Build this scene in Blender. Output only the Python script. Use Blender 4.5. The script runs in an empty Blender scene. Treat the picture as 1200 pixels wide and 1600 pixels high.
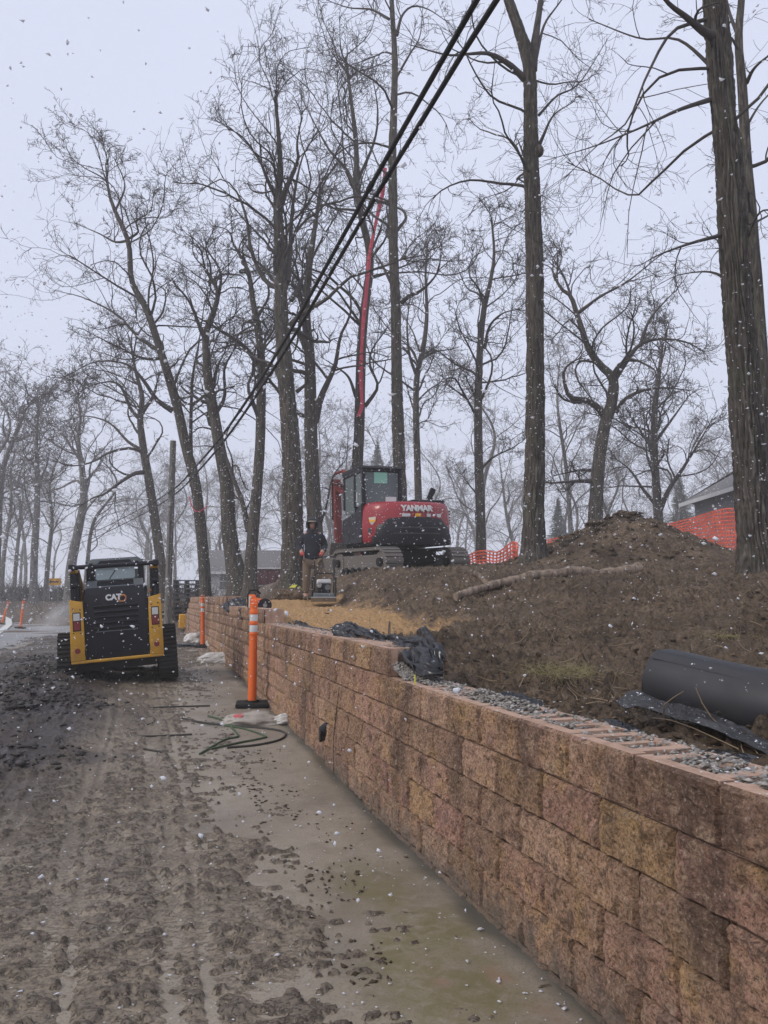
import bpy, bmesh, math, random
import numpy as np
from mathutils import Vector, Matrix, Euler

# ------------------------------------------------------------------ camera, sky, sun, exposure
SC = bpy.context.scene
COL = SC.collection
F = 1200.0                      # focal length in photograph pixels (photograph 1200 x 1600)
HOR = 935.0                     # eye level row
CAMZ = 1.54
PITCH = math.atan((HOR - 800.0) / F)
cam = bpy.data.cameras.new("camera")
cam.sensor_fit = 'VERTICAL'; cam.sensor_height = 36.0; cam.lens = 36.0 * F / 1600.0
cam.clip_start = 0.05; cam.clip_end = 2000.0
camo = bpy.data.objects.new("camera", cam); COL.objects.link(camo)
camo.location = (0, 0, CAMZ); camo.rotation_euler = (math.pi / 2 + PITCH, 0, 0)
SC.camera = camo

SUN_EL, SUN_AZ = math.radians(40), math.radians(242)     # veiled sun from the left, a little behind
world = bpy.data.worlds.new("World"); SC.world = world; world.use_nodes = True
wt = world.node_tree; wt.nodes.clear()
wo = wt.nodes.new('ShaderNodeOutputWorld'); wb = wt.nodes.new('ShaderNodeBackground')
sky = wt.nodes.new('ShaderNodeTexSky'); sky.sky_type = 'NISHITA'; sky.sun_disc = False
sky.sun_elevation = SUN_EL; sky.sun_rotation = SUN_AZ
sky.air_density = 1.0; sky.dust_density = 3.0
mixw = wt.nodes.new('ShaderNodeMix'); mixw.data_type = 'RGBA'
mixw.inputs[0].default_value = 0.93                      # closed overcast: almost no blue comes through
mixw.inputs[7].default_value = (5.95, 6.32, 7.75, 1)
tcw = wt.nodes.new('ShaderNodeTexCoord'); nzw = wt.nodes.new('ShaderNodeTexNoise')
nzw.inputs['Scale'].default_value = 1.6; nzw.inputs['Detail'].default_value = 4
rmw = wt.nodes.new('ShaderNodeMapRange'); rmw.inputs[3].default_value = 0.94; rmw.inputs[4].default_value = 1.08
mulw = wt.nodes.new('ShaderNodeVectorMath'); mulw.operation = 'SCALE'
wt.links.new(tcw.outputs['Generated'], nzw.inputs['Vector'])
wt.links.new(nzw.outputs['Fac'], rmw.inputs[0])
wt.links.new(sky.outputs[0], mixw.inputs[6])
wt.links.new(mixw.outputs[2], mulw.inputs[0]); wt.links.new(rmw.outputs[0], mulw.inputs['Scale'])
wt.links.new(mulw.outputs[0], wb.inputs[0])
wb.inputs[1].default_value = 0.122
wt.links.new(wb.outputs[0], wo.inputs[0])

sl = bpy.data.lights.new("sun", 'SUN'); sl.energy = 1.5; sl.angle = math.radians(16); sl.color = (1.0, 0.93, 0.83)
so = bpy.data.objects.new("sun", sl); COL.objects.link(so)
_sd = Vector((math.sin(SUN_AZ) * math.cos(SUN_EL), math.cos(SUN_AZ) * math.cos(SUN_EL), math.sin(SUN_EL)))
so.rotation_euler = _sd.to_track_quat('Z', 'Y').to_euler(); so.location = (0, -5, 30)

SC.view_settings.view_transform = 'Standard'; SC.view_settings.look = 'None'
SC.view_settings.exposure = 0.06; SC.view_settings.gamma = 1.0; SC.view_settings.use_curve_mapping = False
SC.cycles.use_denoising = True
SC.cycles.max_bounces = 5; SC.cycles.diffuse_bounces = 2; SC.cycles.glossy_bounces = 2
SC.cycles.volume_bounces = 3; SC.cycles.transmission_bounces = 3; SC.cycles.transparent_max_bounces = 6

# ------------------------------------------------------------------ picture <-> place
CP, SP = math.cos(PITCH), math.sin(PITCH)
def ray(x, y):
    rx = (x - 600.0) / F; u = (800.0 - y) / F
    return Vector((rx, CP - u * SP, SP + u * CP))
def at(x, y, Y):
    """world point on the sight line of pixel (x, y) at ground distance Y"""
    r = ray(x, y); return Vector((0, 0, CAMZ)) + r * (Y / r.y)
def ppm(Y):            # photograph pixels per metre at distance Y
    return F / Y
_v = ray(218, HOR); _l = math.hypot(_v.x, _v.y)
WS = (_v.x / _l, _v.y / _l)                 # along the wall
WQ = (WS[1], -WS[0])                        # across, to the right
def sq(x, y): return x * WS[0] + y * WS[1], x * WQ[0] + y * WQ[1]
def xy(s, q): return s * WS[0] + q * WQ[0], s * WS[1] + q * WQ[1]
QW = 1.65                                   # wall face
BL, BH, BD = 0.4235, 0.196, 0.30            # block

# ------------------------------------------------------------------ noise
_prm = np.random.RandomState(7).permutation(4096)
_val = np.random.RandomState(8).rand(4096)
def vnoise(x, y, seed=0):
    x = np.asarray(x, float); y = np.asarray(y, float)
    xi = np.floor(x).astype(np.int64); yi = np.floor(y).astype(np.int64)
    fx = x - xi; fy = y - yi
    fx = fx * fx * (3 - 2 * fx); fy = fy * fy * (3 - 2 * fy)
    def h(a, b): return _val[_prm[(_prm[(a + seed * 131) & 4095] + b) & 4095]]
    return (h(xi, yi) * (1 - fx) + h(xi + 1, yi) * fx) * (1 - fy) + (h(xi, yi + 1) * (1 - fx) + h(xi + 1, yi + 1) * fx) * fy
def fbm(x, y, o=4, seed=0, g=0.5):
    a = 1.0; s = 0; n = 0
    for i in range(o):
        s = s + a * vnoise(x * 2 ** i, y * 2 ** i, seed + i); n += a; a *= g
    return s / n
def sstep(a, b, x):
    t = np.clip((np.asarray(x, float) - a) / (b - a), 0, 1); return t * t * (3 - 2 * t)

# ------------------------------------------------------------------ terrain heights
def low_z(s):
    return np.interp(s, [-50, 5.5, 7.2, 8.7, 9.9, 13, 18, 30, 60], [0, 0, .07, .105, .12, .21, .31, .33, .33])
STEPS = [(-9, 1.00), (5.24, 1.196), (10.95, 1.392), (15.9, 1.588), (27.0, 1.392), (28.0, 1.196), (28.9, 1.0), (30.0, .3)]
def wall_top(s):
    s = np.asarray(s, float); r = np.full(s.shape, STEPS[0][1])
    for a, z in STEPS[1:]: r = np.where(s >= a, z, r)
    return r
def far_z(x, y):
    z = np.interp(y, [0, 14, 22, 36, 44, 49, 60, 120, 400], [0.0, .2, .26, .14, .16, 1.2, 1.5, 1.7, 2.5])
    return z
def bank_z(x, y):
    s, q = sq(x, y)
    pl = np.interp(y, [0, 3.6, 14, 22, 30, 44, 60, 400], [.95, .98, 2.02, 2.42, 2.40, 1.9, 1.6, 2.5])
    pl = pl + 0.04 * np.clip(x - 1.0, 0, 6) * np.clip((30 - y) / 10, 0, 1) * np.clip((y - 4) / 5, 0, 1)
    wt_ = np.interp(s, [-9, 5.5, 6.3, 10.7, 11.4, 15.6, 16.4, 26, 30], [.94, .94, 1.13, 1.15, 1.33, 1.35, 1.50, 1.50, 1.1])
    q0 = np.interp(s, [0, 4.5, 8, 11, 30], [2.15, 2.35, 2.9, 3.75, 3.9])
    wid = np.interp(s, [0, 6, 12, 30], [5.5, 3.4, 1.5, 1.7])
    t = sstep(0, 1, (q - q0) / wid)
    return wt_ + (pl - wt_) * t
def terrain(x, y):
    """height of the place at (x, y): low road side, bank side, and the far ground"""
    x = np.asarray(x, float); y = np.asarray(y, float)
    s, q = sq(x, y)
    lo = np.where(y < 26, low_z(s), 0)
    lo = low_z(s) * (1 - sstep(20, 34, y)) + far_z(x, y) * sstep(20, 34, y)
    bk = bank_z(x, y)
    edge = np.interp(s, [0, 28, 31, 60], [QW + .12, QW + .12, QW - .5, QW - 4])
    wid = np.interp(s, [0, 27, 32, 60], [.1, .1, 4, 10])
    mound = .75 * np.exp(-((x + 8.8) / 1.5) ** 2 - ((y - 32.5) / 3.2) ** 2)
    return lo + (bk - lo) * sstep(0, 1, (q - edge) / wid) + mound
def gz(x, y): return float(terrain(x, y))
def on_ground(px, py, tmax=120):
    """where the sight line of a pixel meets the terrain"""
    r = ray(px, py); t = 1.2; o = Vector((0, 0, CAMZ)); last = t
    while t < tmax:
        p = o + r * t
        if p.z < gz(p.x, p.y):
            a, b = last, t
            for _ in range(20):
                m = (a + b) / 2; p = o + r * m
                if p.z < gz(p.x, p.y): b = m
                else: a = m
            return o + r * b
        last = t; t *= 1.02
    return o + r * tmax

# ------------------------------------------------------------------ object helpers
def tag(o, label=None, cat=None, group=None, kind=None):
    if label: o['label'] = label
    if cat: o['category'] = cat
    if group: o['group'] = group
    if kind: o['kind'] = kind
    return o
def empty(name, loc=(0, 0, 0), rot=(0, 0, 0), label=None, cat=None, group=None):
    o = bpy.data.objects.new(name, None); COL.objects.link(o); o.location = loc; o.rotation_euler = rot
    o.empty_display_size = 0.1
    return tag(o, label, cat, group)
def mesh_obj(name, me, mat=None, parent=None, loc=None, rot=None, smooth=False):
    o = bpy.data.objects.new(name, me); COL.objects.link(o)
    if mat is not None and not me.materials:
        for m in (mat if isinstance(mat, (list, tuple)) else [mat]): me.materials.append(m)
    if parent is not None: o.parent = parent
    if loc is not None: o.location = loc
    if rot is not None: o.rotation_euler = rot
    if smooth: me.shade_smooth()
    return o
def np_mesh(name, V, Fc, smooth=True):
    """V (n,3), Fc (m,k) with one k"""
    me = bpy.data.meshes.new(name); V = np.asarray(V, np.float32); Fc = np.asarray(Fc, np.int32)
    k = Fc.shape[1]
    me.vertices.add(len(V)); me.vertices.foreach_set('co', V.ravel())
    me.loops.add(Fc.size); me.loops.foreach_set('vertex_index', Fc.ravel())
    me.polygons.add(len(Fc)); me.polygons.foreach_set('loop_start', np.arange(0, Fc.size, k, dtype=np.int32))
    me.update(calc_edges=True)
    if smooth: me.shade_smooth()
    return me
def grid_faces(nr, nc):
    a = np.arange(nr * nc).reshape(nr, nc)
    return np.stack([a[:-1, :-1], a[:-1, 1:], a[1:, 1:], a[1:, :-1]], -1).reshape(-1, 4)
def attr(me, name, vals):
    a = me.attributes.new(name, 'FLOAT', 'POINT'); a.data.foreach_set('value', np.asarray(vals, np.float32).ravel())

class MB:
    """collects shapes into one mesh"""
    def __init__(self): self.bm = bmesh.new()
    def _mat(self, n0, M):
        self.bm.verts.ensure_lookup_table()
        for v in self.bm.verts[n0:]: v.co = M @ v.co
    def box(self, c, d, rot=None, bev=0.0, seg=2):
        b = bmesh.new(); bmesh.ops.create_cube(b, size=1.0)
        for v in b.verts: v.co = Vector((v.co.x * d[0], v.co.y * d[1], v.co.z * d[2]))
        if bev: bmesh.ops.bevel(b, geom=b.edges[:], offset=min(bev, min(d) * .45), segments=seg, affect='EDGES', profile=.5)
        M = Matrix.Translation(c) @ (Euler(rot).to_matrix().to_4x4() if rot else Matrix())
        b.transform(M); self.add(b); return self
    def add(self, b):
        t = bpy.data.meshes.new('t'); b.to_mesh(t); b.free(); self.bm.from_mesh(t); bpy.data.meshes.remove(t)
    def prism(self, poly, lo, hi, axis='x', bev=0.0, seg=2):
        """poly of 2D points extruded along an axis: x -> (y,z), y -> (x,z), z -> (x,y)"""
        b = bmesh.new()
        def p3(p, h): return (h, p[0], p[1]) if axis == 'x' else (p[0], h, p[1]) if axis == 'y' else (p[0], p[1], h)
        A = [b.verts.new(p3(p, lo)) for p in poly]; B = [b.verts.new(p3(p, hi)) for p in poly]
        n = len(poly)
        b.faces.new(A); b.faces.new(B[::-1])
        for i in range(n): b.faces.new((A[i], B[i], B[(i + 1) % n], A[(i + 1) % n]))
        bmesh.ops.recalc_face_normals(b, faces=b.faces[:])
        if bev: bmesh.ops.bevel(b, geom=b.edges[:], offset=bev, segments=seg, affect='EDGES', profile=.5)
        self.add(b); return self
    def loft(self, rings, cap=True):
        b = bmesh.new(); R = [[b.verts.new(p) for p in r] for r in rings]; n = len(R[0])
        for i in range(len(R) - 1):
            for j in range(n): b.faces.new((R[i][j], R[i][(j + 1) % n], R[i + 1][(j + 1) % n], R[i + 1][j]))
        if cap: b.faces.new(R[0][::-1]); b.faces.new(R[-1])
        bmesh.ops.recalc_face_normals(b, faces=b.faces[:]); self.add(b); return self
    def tube(self, pts, r, n=8, cap=True):
        P = [Vector(p) for p in pts]; rr = r if isinstance(r, (list, tuple)) else [r] * len(P)
        rings = []; u = None
        for i, p in enumerate(P):
            t = (P[min(i + 1, len(P) - 1)] - P[max(i - 1, 0)]).normalized()
            if u is None: u = t.orthogonal().normalized()
            else: u = (u - t * u.dot(t)); u = u.normalized() if u.length > 1e-6 else t.orthogonal().normalized()
            v = t.cross(u)
            rings.append([p + (u * math.cos(a) + v * math.sin(a)) * rr[i] for a in [2 * math.pi * k / n for k in range(n)]])
        return self.loft(rings, cap)
    def cyl(self, c, r, h, axis='z', n=24, r2=None):
        d = {'x': Vector((1, 0, 0)), 'y': Vector((0, 1, 0)), 'z': Vector((0, 0, 1))}[axis] * (h / 2)
        return self.tube([Vector(c) - d, Vector(c) + d], [r, r if r2 is None else r2], n)
    def lathe(self, prof, c=(0, 0, 0), n=24):
        c = Vector(c)
        return self.loft([[c + Vector((r * math.cos(2 * math.pi * k / n), r * math.sin(2 * math.pi * k / n), z)) for k in range(n)] for r, z in prof])
    def sphere(self, c, r, seg=12, scale=(1, 1, 1)):
        b = bmesh.new(); bmesh.ops.create_uvsphere(b, u_segments=seg, v_segments=max(6, seg // 2 + 2), radius=r)
        b.transform(Matrix.Translation(c) @ Matrix.Diagonal((*scale, 1))); self.add(b); return self
    def build(self, name, mat, parent=None, smooth=None, loc=None, rot=None):
        me = bpy.data.meshes.new(name); bmesh.ops.recalc_face_normals(self.bm, faces=self.bm.faces[:])
        self.bm.to_mesh(me); self.bm.free()
        o = mesh_obj(name, me, mat, parent, loc, rot)
        if smooth is not None:
            me.shade_smooth()
            me.set_sharp_from_angle(angle=math.radians(smooth))
        return o

# ------------------------------------------------------------------ materials
def new_mat(name):
    m = bpy.data.materials.new(name); m.use_nodes = True
    nt = m.node_tree; b = nt.nodes['Principled BSDF']; return m, nt, b
def lnk(nt, a, b): nt.links.new(a, b)
def tex_noise(nt, scale, detail=4, rough=.55, vec=None, dist=0):
    n = nt.nodes.new('ShaderNodeTexNoise'); n.inputs['Scale'].default_value = scale
    n.inputs['Detail'].default_value = detail; n.inputs['Roughness'].default_value = rough; n.inputs['Distortion'].default_value = dist
    if vec is not None: lnk(nt, vec, n.inputs['Vector'])
    return n
def coords(nt, kind='Object', scale=None):
    t = nt.nodes.new('ShaderNodeTexCoord'); o = t.outputs[kind]
    if kind == 'World':
        pass
    if scale is not None:
        mp = nt.nodes.new('ShaderNodeMapping'); mp.inputs['Scale'].default_value = scale; lnk(nt, o, mp.inputs['Vector']); o = mp.outputs[0]
    return o
def wcoords(nt, scale=None):
    g = nt.nodes.new('ShaderNodeNewGeometry'); o = g.outputs['Position']
    if scale is not None:
        mp = nt.nodes.new('ShaderNodeMapping'); mp.inputs['Scale'].default_value = scale; lnk(nt, o, mp.inputs['Vector']); o = mp.outputs[0]
    return o
def ramp(nt, fac, stops, interp='LINEAR'):
    r = nt.nodes.new('ShaderNodeValToRGB'); e = r.color_ramp.elements; r.color_ramp.interpolation = interp
    while len(e) < len(stops): e.new(0.5)
    for k, (p, c) in enumerate(stops):
        e[k].position = p; e[k].color = (*c, 1) if len(c) == 3 else c
    lnk(nt, fac, r.inputs[0]); return r.outputs[0]
def mixc(nt, fac, a, b, mode='MIX'):
    m = nt.nodes.new('ShaderNodeMix'); m.data_type = 'RGBA'; m.blend_type = mode
    for s, v in ((0, fac), (6, a), (7, b)):
        if isinstance(v, (int, float)): m.inputs[s].default_value = v
        elif isinstance(v, tuple): m.inputs[s].default_value = (*v, 1) if len(v) == 3 else v
        else: lnk(nt, v, m.inputs[s])
    return m.outputs[2]
def bump(nt, h, strength=.5, dist=.01, normal=None):
    b = nt.nodes.new('ShaderNodeBump'); b.inputs['Strength'].default_value = strength; b.inputs['Distance'].default_value = dist
    lnk(nt, h, b.inputs['Height'])
    if normal is not None: lnk(nt, normal, b.inputs['Normal'])
    return b.outputs[0]
def mapr(nt, v, a, b, c=0., d=1.):
    m = nt.nodes.new('ShaderNodeMapRange'); lnk(nt, v, m.inputs[0])
    for i, k in enumerate((a, b, c, d)): m.inputs[i + 1].default_value = k
    return m.outputs[0]
def attr_node(nt, name):
    a = nt.nodes.new('ShaderNodeAttribute'); a.attribute_name = name; return a.outputs['Fac']
def add_snow(nt, b, col, amount=.5, scale=26, thr=.66):
    """small settled flakes on upward facing parts"""
    g = nt.nodes.new('ShaderNodeNewGeometry'); sx = nt.nodes.new('ShaderNodeSeparateXYZ'); lnk(nt, g.outputs['Normal'], sx.inputs[0])
    up = mapr(nt, sx.outputs[2], .25, .8)
    n = tex_noise(nt, scale, 3, .7, g.outputs['Position'])
    f = mapr(nt, n.outputs['Fac'], thr, thr + .04)
    mu = nt.nodes.new('ShaderNodeMath'); mu.operation = 'MULTIPLY'; lnk(nt, up, mu.inputs[0]); lnk(nt, f, mu.inputs[1])
    m2 = nt.nodes.new('ShaderNodeMath'); m2.operation = 'MULTIPLY'; lnk(nt, mu.outputs[0], m2.inputs[0]); m2.inputs[1].default_value = amount
    return mixc(nt, m2.outputs[0], col, (.75, .78, .82))
def simple(name, col, rough=.5, metal=0., dirt=.25, dirtcol=(.10, .085, .07), spec=.5, bmp=.15, coat=0., snow=0., dscale=5):
    m, nt, b = new_mat(name)
    n = tex_noise(nt, dscale, 6, .65, coords(nt, 'Object'))
    n2 = tex_noise(nt, dscale * 9, 3, .6, coords(nt, 'Object'))
    f = mapr(nt, n.outputs['Fac'], .45, .75, 0, dirt)
    c = mixc(nt, f, col, dirtcol)
    c = mixc(nt, mapr(nt, n2.outputs['Fac'], .3, .8, 0, .22), c, tuple(v * .6 for v in col))
    if snow: c = add_snow(nt, b, c, snow)
    lnk(nt, c, b.inputs['Base Color'])
    lnk(nt, mapr(nt, n.outputs['Fac'], .35, .75, rough, min(1, rough + .3)), b.inputs['Roughness'])
    b.inputs['Metallic'].default_value = metal; b.inputs['Specular IOR Level'].default_value = spec
    b.inputs['Coat Weight'].default_value = coat
    if bmp: lnk(nt, bump(nt, n2.outputs['Fac'], bmp, .004), b.inputs['Normal'])
    return m
M = {}
def bark(name, ca, cb, scale=1.0, snow=0.0, strength=.8):
    m, nt, b = new_mat(name)
    v = wcoords(nt, (1, 1, .16))
    n = tex_noise(nt, 22 * scale, 5, .65, v, .6)
    n2 = tex_noise(nt, 2.2, 3, .6, wcoords(nt))
    c = ramp(nt, n.outputs['Fac'], [(.36, tuple(k * .38 for k in ca)), (.52, ca), (.72, cb)])
    c = mixc(nt, mapr(nt, n2.outputs['Fac'], .5, .75, 0, .45), c, (.085, .095, .06))
    lnk(nt, c, b.inputs['Base Color']); b.inputs['Roughness'].default_value = .9; b.inputs['Specular IOR Level'].default_value = .25
    lnk(nt, bump(nt, n.outputs['Fac'], strength, .03), b.inputs['Normal']); return m
M['bark'] = bark('bark_furrowed', (.092, .079, .066), (.21, .185, .16), strength=1.0)
M['bark_hazed'] = bark('hazed_bark', (.19, .18, .17), (.27, .26, .25), .7)  # distant trunks: bark paled, with haze put into its colour
m, nt, b = new_mat('twig_bark')
n = tex_noise(nt, 6, 3, .5, wcoords(nt)); lnk(nt, ramp(nt, n.outputs['Fac'], [(.3, (.042, .035, .031)), (.7, (.085, .072, .064))]), b.inputs['Base Color'])
b.inputs['Roughness'].default_value = .9; M['twig'] = m
m, nt, b = new_mat('hazed_twig_bark')
n = tex_noise(nt, 6, 3, .5, wcoords(nt)); lnk(nt, ramp(nt, n.outputs['Fac'], [(.3, (.12, .11, .105)), (.7, (.19, .175, .165))]), b.inputs['Base Color'])  # lighter than the near twigs: distance haze worked into the base colour
b.inputs['Roughness'].default_value = .9; M['twig_hazed'] = m
m, nt, b = new_mat('hazed_needles')
n = tex_noise(nt, 8, 3, .5, wcoords(nt)); lnk(nt, ramp(nt, n.outputs['Fac'], [(.3, (.07, .09, .07)), (.7, (.12, .145, .11))]), b.inputs['Base Color'])  # needle green lifted so that extra haze sits in the colour
b.inputs['Roughness'].default_value = .9; M['needle_hazed'] = m

# split-face wall block: every block takes its own tint from the object's random number
m, nt, b = new_mat('split_face_block')
oi = nt.nodes.new('ShaderNodeObjectInfo')
tint = ramp(nt, oi.outputs['Random'], [(0, (.48, .28, .18)), (.2, (.57, .36, .235)), (.38, (.51, .28, .20)), (.55, (.48, .295, .20)), (.72, (.52, .315, .18)), (.86, (.48, .27, .195)), (1, (.55, .34, .175))])
v = wcoords(nt)
n = tex_noise(nt, 5.0, 5, .6, v, .4); n2 = tex_noise(nt, 75, 6, .75, v); n3 = tex_noise(nt, 2.4, 4, .6, wcoords(nt, (1, 1, .3)))
c = mixc(nt, mapr(nt, n.outputs['Fac'], .52, .66, 0, .65), tint, (.58, .36, .145))
c = mixc(nt, mapr(nt, n.outputs['Fac'], .44, .30, 0, .6), c, (.30, .18, .16))
hv = nt.nodes.new('ShaderNodeMath'); hv.operation = 'MULTIPLY'; lnk(nt, oi.outputs['Random'], hv.inputs[0]); hv.inputs[1].default_value = 17.31
fr = nt.nodes.new('ShaderNodeMath'); fr.operation = 'FRACT'; lnk(nt, hv.outputs[0], fr.inputs[0])
c = mixc(nt, mapr(nt, fr.outputs[0], .35, 1.0, 0, .62), c, (.17, .10, .072))
c = mixc(nt, mapr(nt, n3.outputs['Fac'], .50, .62, 0, .8), c, (.13, .082, .058))
n6 = tex_noise(nt, 12, 5, .7, v, .5); c = mixc(nt, mapr(nt, n6.outputs['Fac'], .53, .63, 0, .7), c, (.13, .085, .06)); c = mixc(nt, mapr(nt, n6.outputs['Fac'], .45, .35, 0, .6), c, (.50, .36, .24))
c = mixc(nt, mapr(nt, n2.outputs['Fac'], .52, .38, 0, .85), c, (.085, .055, .04))
c = mixc(nt, mapr(nt, n2.outputs['Fac'], .57, .70, 0, .75), c, (.72, .60, .50))
g = nt.nodes.new('ShaderNodeNewGeometry'); sx = nt.nodes.new('ShaderNodeSeparateXYZ'); lnk(nt, g.outputs['Position'], sx.inputs[0])
# mud splashed up on the lowest course, with a ragged edge
n4 = tex_noise(nt, 9, 4, .6, v)
ad = nt.nodes.new('ShaderNodeMath'); ad.operation = 'MULTIPLY_ADD'; lnk(nt, n4.outputs['Fac'], ad.inputs[0]); ad.inputs[1].default_value = -.5; lnk(nt, sx.outputs[2], ad.inputs[2])
c = mixc(nt, mapr(nt, ad.outputs[0], -.05, -.23, 0, .75), c, (.17, .145, .12))
lnk(nt, c, b.inputs['Base Color']); b.inputs['Roughness'].default_value = .85; b.inputs['Specular IOR Level'].default_value = .3
h = nt.nodes.new('ShaderNodeMath'); h.operation = 'MULTIPLY_ADD'; lnk(nt, n2.outputs['Fac'], h.inputs[0]); h.inputs[1].default_value = 1.0
n5 = tex_noise(nt, 26, 3, .6, v); lnk(nt, n5.outputs['Fac'], h.inputs[2])
lnk(nt, bump(nt, h.outputs[0], 1.0, .02), b.inputs['Normal']); M['block'] = m

m, nt, b = new_mat('raw_block_concrete')
v = wcoords(nt); n = tex_noise(nt, 14, 5, .6, v); n2 = tex_noise(nt, 160, 3, .6, v)
c = ramp(nt, n.outputs['Fac'], [(.3, (.30, .19, .135)), (.55, (.46, .30, .215)), (.75, (.52, .36, .27))])
c = mixc(nt, mapr(nt, n2.outputs['Fac'], .45, .3, 0, .5), c, (.2, .14, .1))
c = add_snow(nt, b, c, .8, 60, .69)
lnk(nt, c, b.inputs['Base Color']); b.inputs['Roughness'].default_value = .9
lnk(nt, bump(nt, n2.outputs['Fac'], .4, .004), b.inputs['Normal']); M['rawblock'] = m

# mud with its own clods (geometry) and colour by wetness
m, nt, b = new_mat('wet_mud')
v = wcoords(nt); wet = attr_node(nt, 'wet'); n = tex_noise(nt, 3.0, 5, .6, v); n2 = tex_noise(nt, 60, 5, .65, v); n3 = tex_noise(nt, 1.1, 3, .5, v)
c = ramp(nt, n.outputs['Fac'], [(.3, (.19, .151, .108)), (.55, (.26, .210, .152)), (.75, (.315, .258, .19))])
c = mixc(nt, mapr(nt, n2.outputs['Fac'], .52, .36, 0, .6), c, (.085, .067, .05))
c = mixc(nt, mapr(nt, n2.outputs['Fac'], .56, .70, 0, .4), c, (.36, .31, .255))
c = mixc(nt, wet, c, (.062, .050, .045))
mpf = nt.nodes.new('ShaderNodeMapping'); mpf.inputs['Rotation'].default_value = (0, 0, -math.atan2(WS[1], WS[0])); mpf.inputs['Scale'].default_value = (1.55, 1, 1.2)
mpf.vector_type = 'TEXTURE'; mpf.inputs['Scale'].default_value = (.62, 1, 1); mpf.inputs['Rotation'].default_value = (0, 0, math.atan2(WS[1], WS[0])); lnk(nt, v, mpf.inputs['Vector'])
nfl = tex_noise(nt, 24, 6, .68, mpf.outputs[0], .4); flk = mapr(nt, nfl.outputs['Fac'], .515, .555)
lump = attr_node(nt, 'clod'); dn_ = mapr(nt, lump, 0, .5, .35, 1.0); fm = nt.nodes.new('ShaderNodeMath'); fm.operation = 'MULTIPLY'; lnk(nt, flk, fm.inputs[0]); lnk(nt, dn_, fm.inputs[1])
c = mixc(nt, mapr(nt, fm.outputs[0], 0, 1, 0, .55), c, (.085, .064, .047))
c = mixc(nt, mapr(nt, lump, .25, .8, 0, .5), c, (.085, .064, .047))
lnk(nt, c, b.inputs['Base Color'])
lnk(nt, mapr(nt, n3.outputs['Fac'], .40, .62, .36, .75), b.inputs['Roughness'])
b.inputs['Specular IOR Level'].default_value = .45
b1 = bump(nt, n2.outputs['Fac'], .6, .014); lnk(nt, bump(nt, fm.outputs[0], .9, .016, b1), b.inputs['Normal']); M['mud'] = m

m, nt, b = new_mat('smeared_concrete')
v = wcoords(nt); n = tex_noise(nt, 1.3, 6, .62, v, .3); n2 = tex_noise(nt, 90, 4, .6, v); n3 = tex_noise(nt, .8, 4, .55, wcoords(nt, (1, 1, 1)))
c = ramp(nt, n.outputs['Fac'], [(.3, (.21, .172, .128)), (.5, (.29, .243, .185)), (.7, (.345, .293, .226))])
c = mixc(nt, mapr(nt, n2.outputs['Fac'], .50, .34, 0, .6), c, (.12, .10, .08))
n7 = tex_noise(nt, 11, 5, .7, v, .6); c = mixc(nt, mapr(nt, n7.outputs['Fac'], .54, .68, 0, .5), c, (.16, .135, .105)); c = mixc(nt, mapr(nt, n7.outputs['Fac'], .42, .32, 0, .35), c, (.38, .34, .29))
gm = attr_node(nt, 'algae'); ga = nt.nodes.new('ShaderNodeMath'); ga.operation = 'MULTIPLY'; lnk(nt, gm, ga.inputs[0]); lnk(nt, mapr(nt, n7.outputs['Fac'], .36, .56, .35, 1.0), ga.inputs[1]); c = mixc(nt, ga.outputs[0], c, (.165, .142, .062))
br = attr_node(nt, 'brick_dust'); c = mixc(nt, br, c, (.27, .17, .12))
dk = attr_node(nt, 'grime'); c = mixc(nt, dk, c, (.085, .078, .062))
lnk(nt, c, b.inputs['Base Color']); lnk(nt, mapr(nt, n3.outputs['Fac'], .35, .65, .26, .75), b.inputs['Roughness'])
lnk(nt, bump(nt, n2.outputs['Fac'], .3, .004), b.inputs['Normal']); M['pave'] = m

m, nt, b = new_mat('asphalt_road')
v = wcoords(nt); n = tex_noise(nt, .5, 5, .6, v); n2 = tex_noise(nt, 40, 3, .6, v)
c = ramp(nt, n.outputs['Fac'], [(.3, (.24, .235, .23)), (.7, (.36, .355, .35))]); c = mixc(nt, mapr(nt, n2.outputs['Fac'], .4, .6, 0, .3), c, (.1, .1, .1))
lnk(nt, c, b.inputs['Base Color']); b.inputs['Roughness'].default_value = .45; M['asphalt'] = m
M['paint_line'] = simple('road_paint', (.75, .75, .72), .6, dirt=.5)

m, nt, b = new_mat('forest_floor')
v = wcoords(nt); n = tex_noise(nt, .7, 6, .65, v); n2 = tex_noise(nt, 14, 4, .7, v)
c = ramp(nt, n.outputs['Fac'], [(.3, (.085, .068, .05)), (.5, (.15, .11, .08)), (.7, (.19, .14, .105))])
c = mixc(nt, mapr(nt, n2.outputs['Fac'], .55, .35, 0, .6), c, (.05, .04, .032)); c = add_snow(nt, b, c, .6, 9, .64)
lnk(nt, c, b.inputs['Base Color']); b.inputs['Roughness'].default_value = .95; lnk(nt, bump(nt, n2.outputs['Fac'], .8, .06), b.inputs['Normal']); M['floor'] = m

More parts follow.
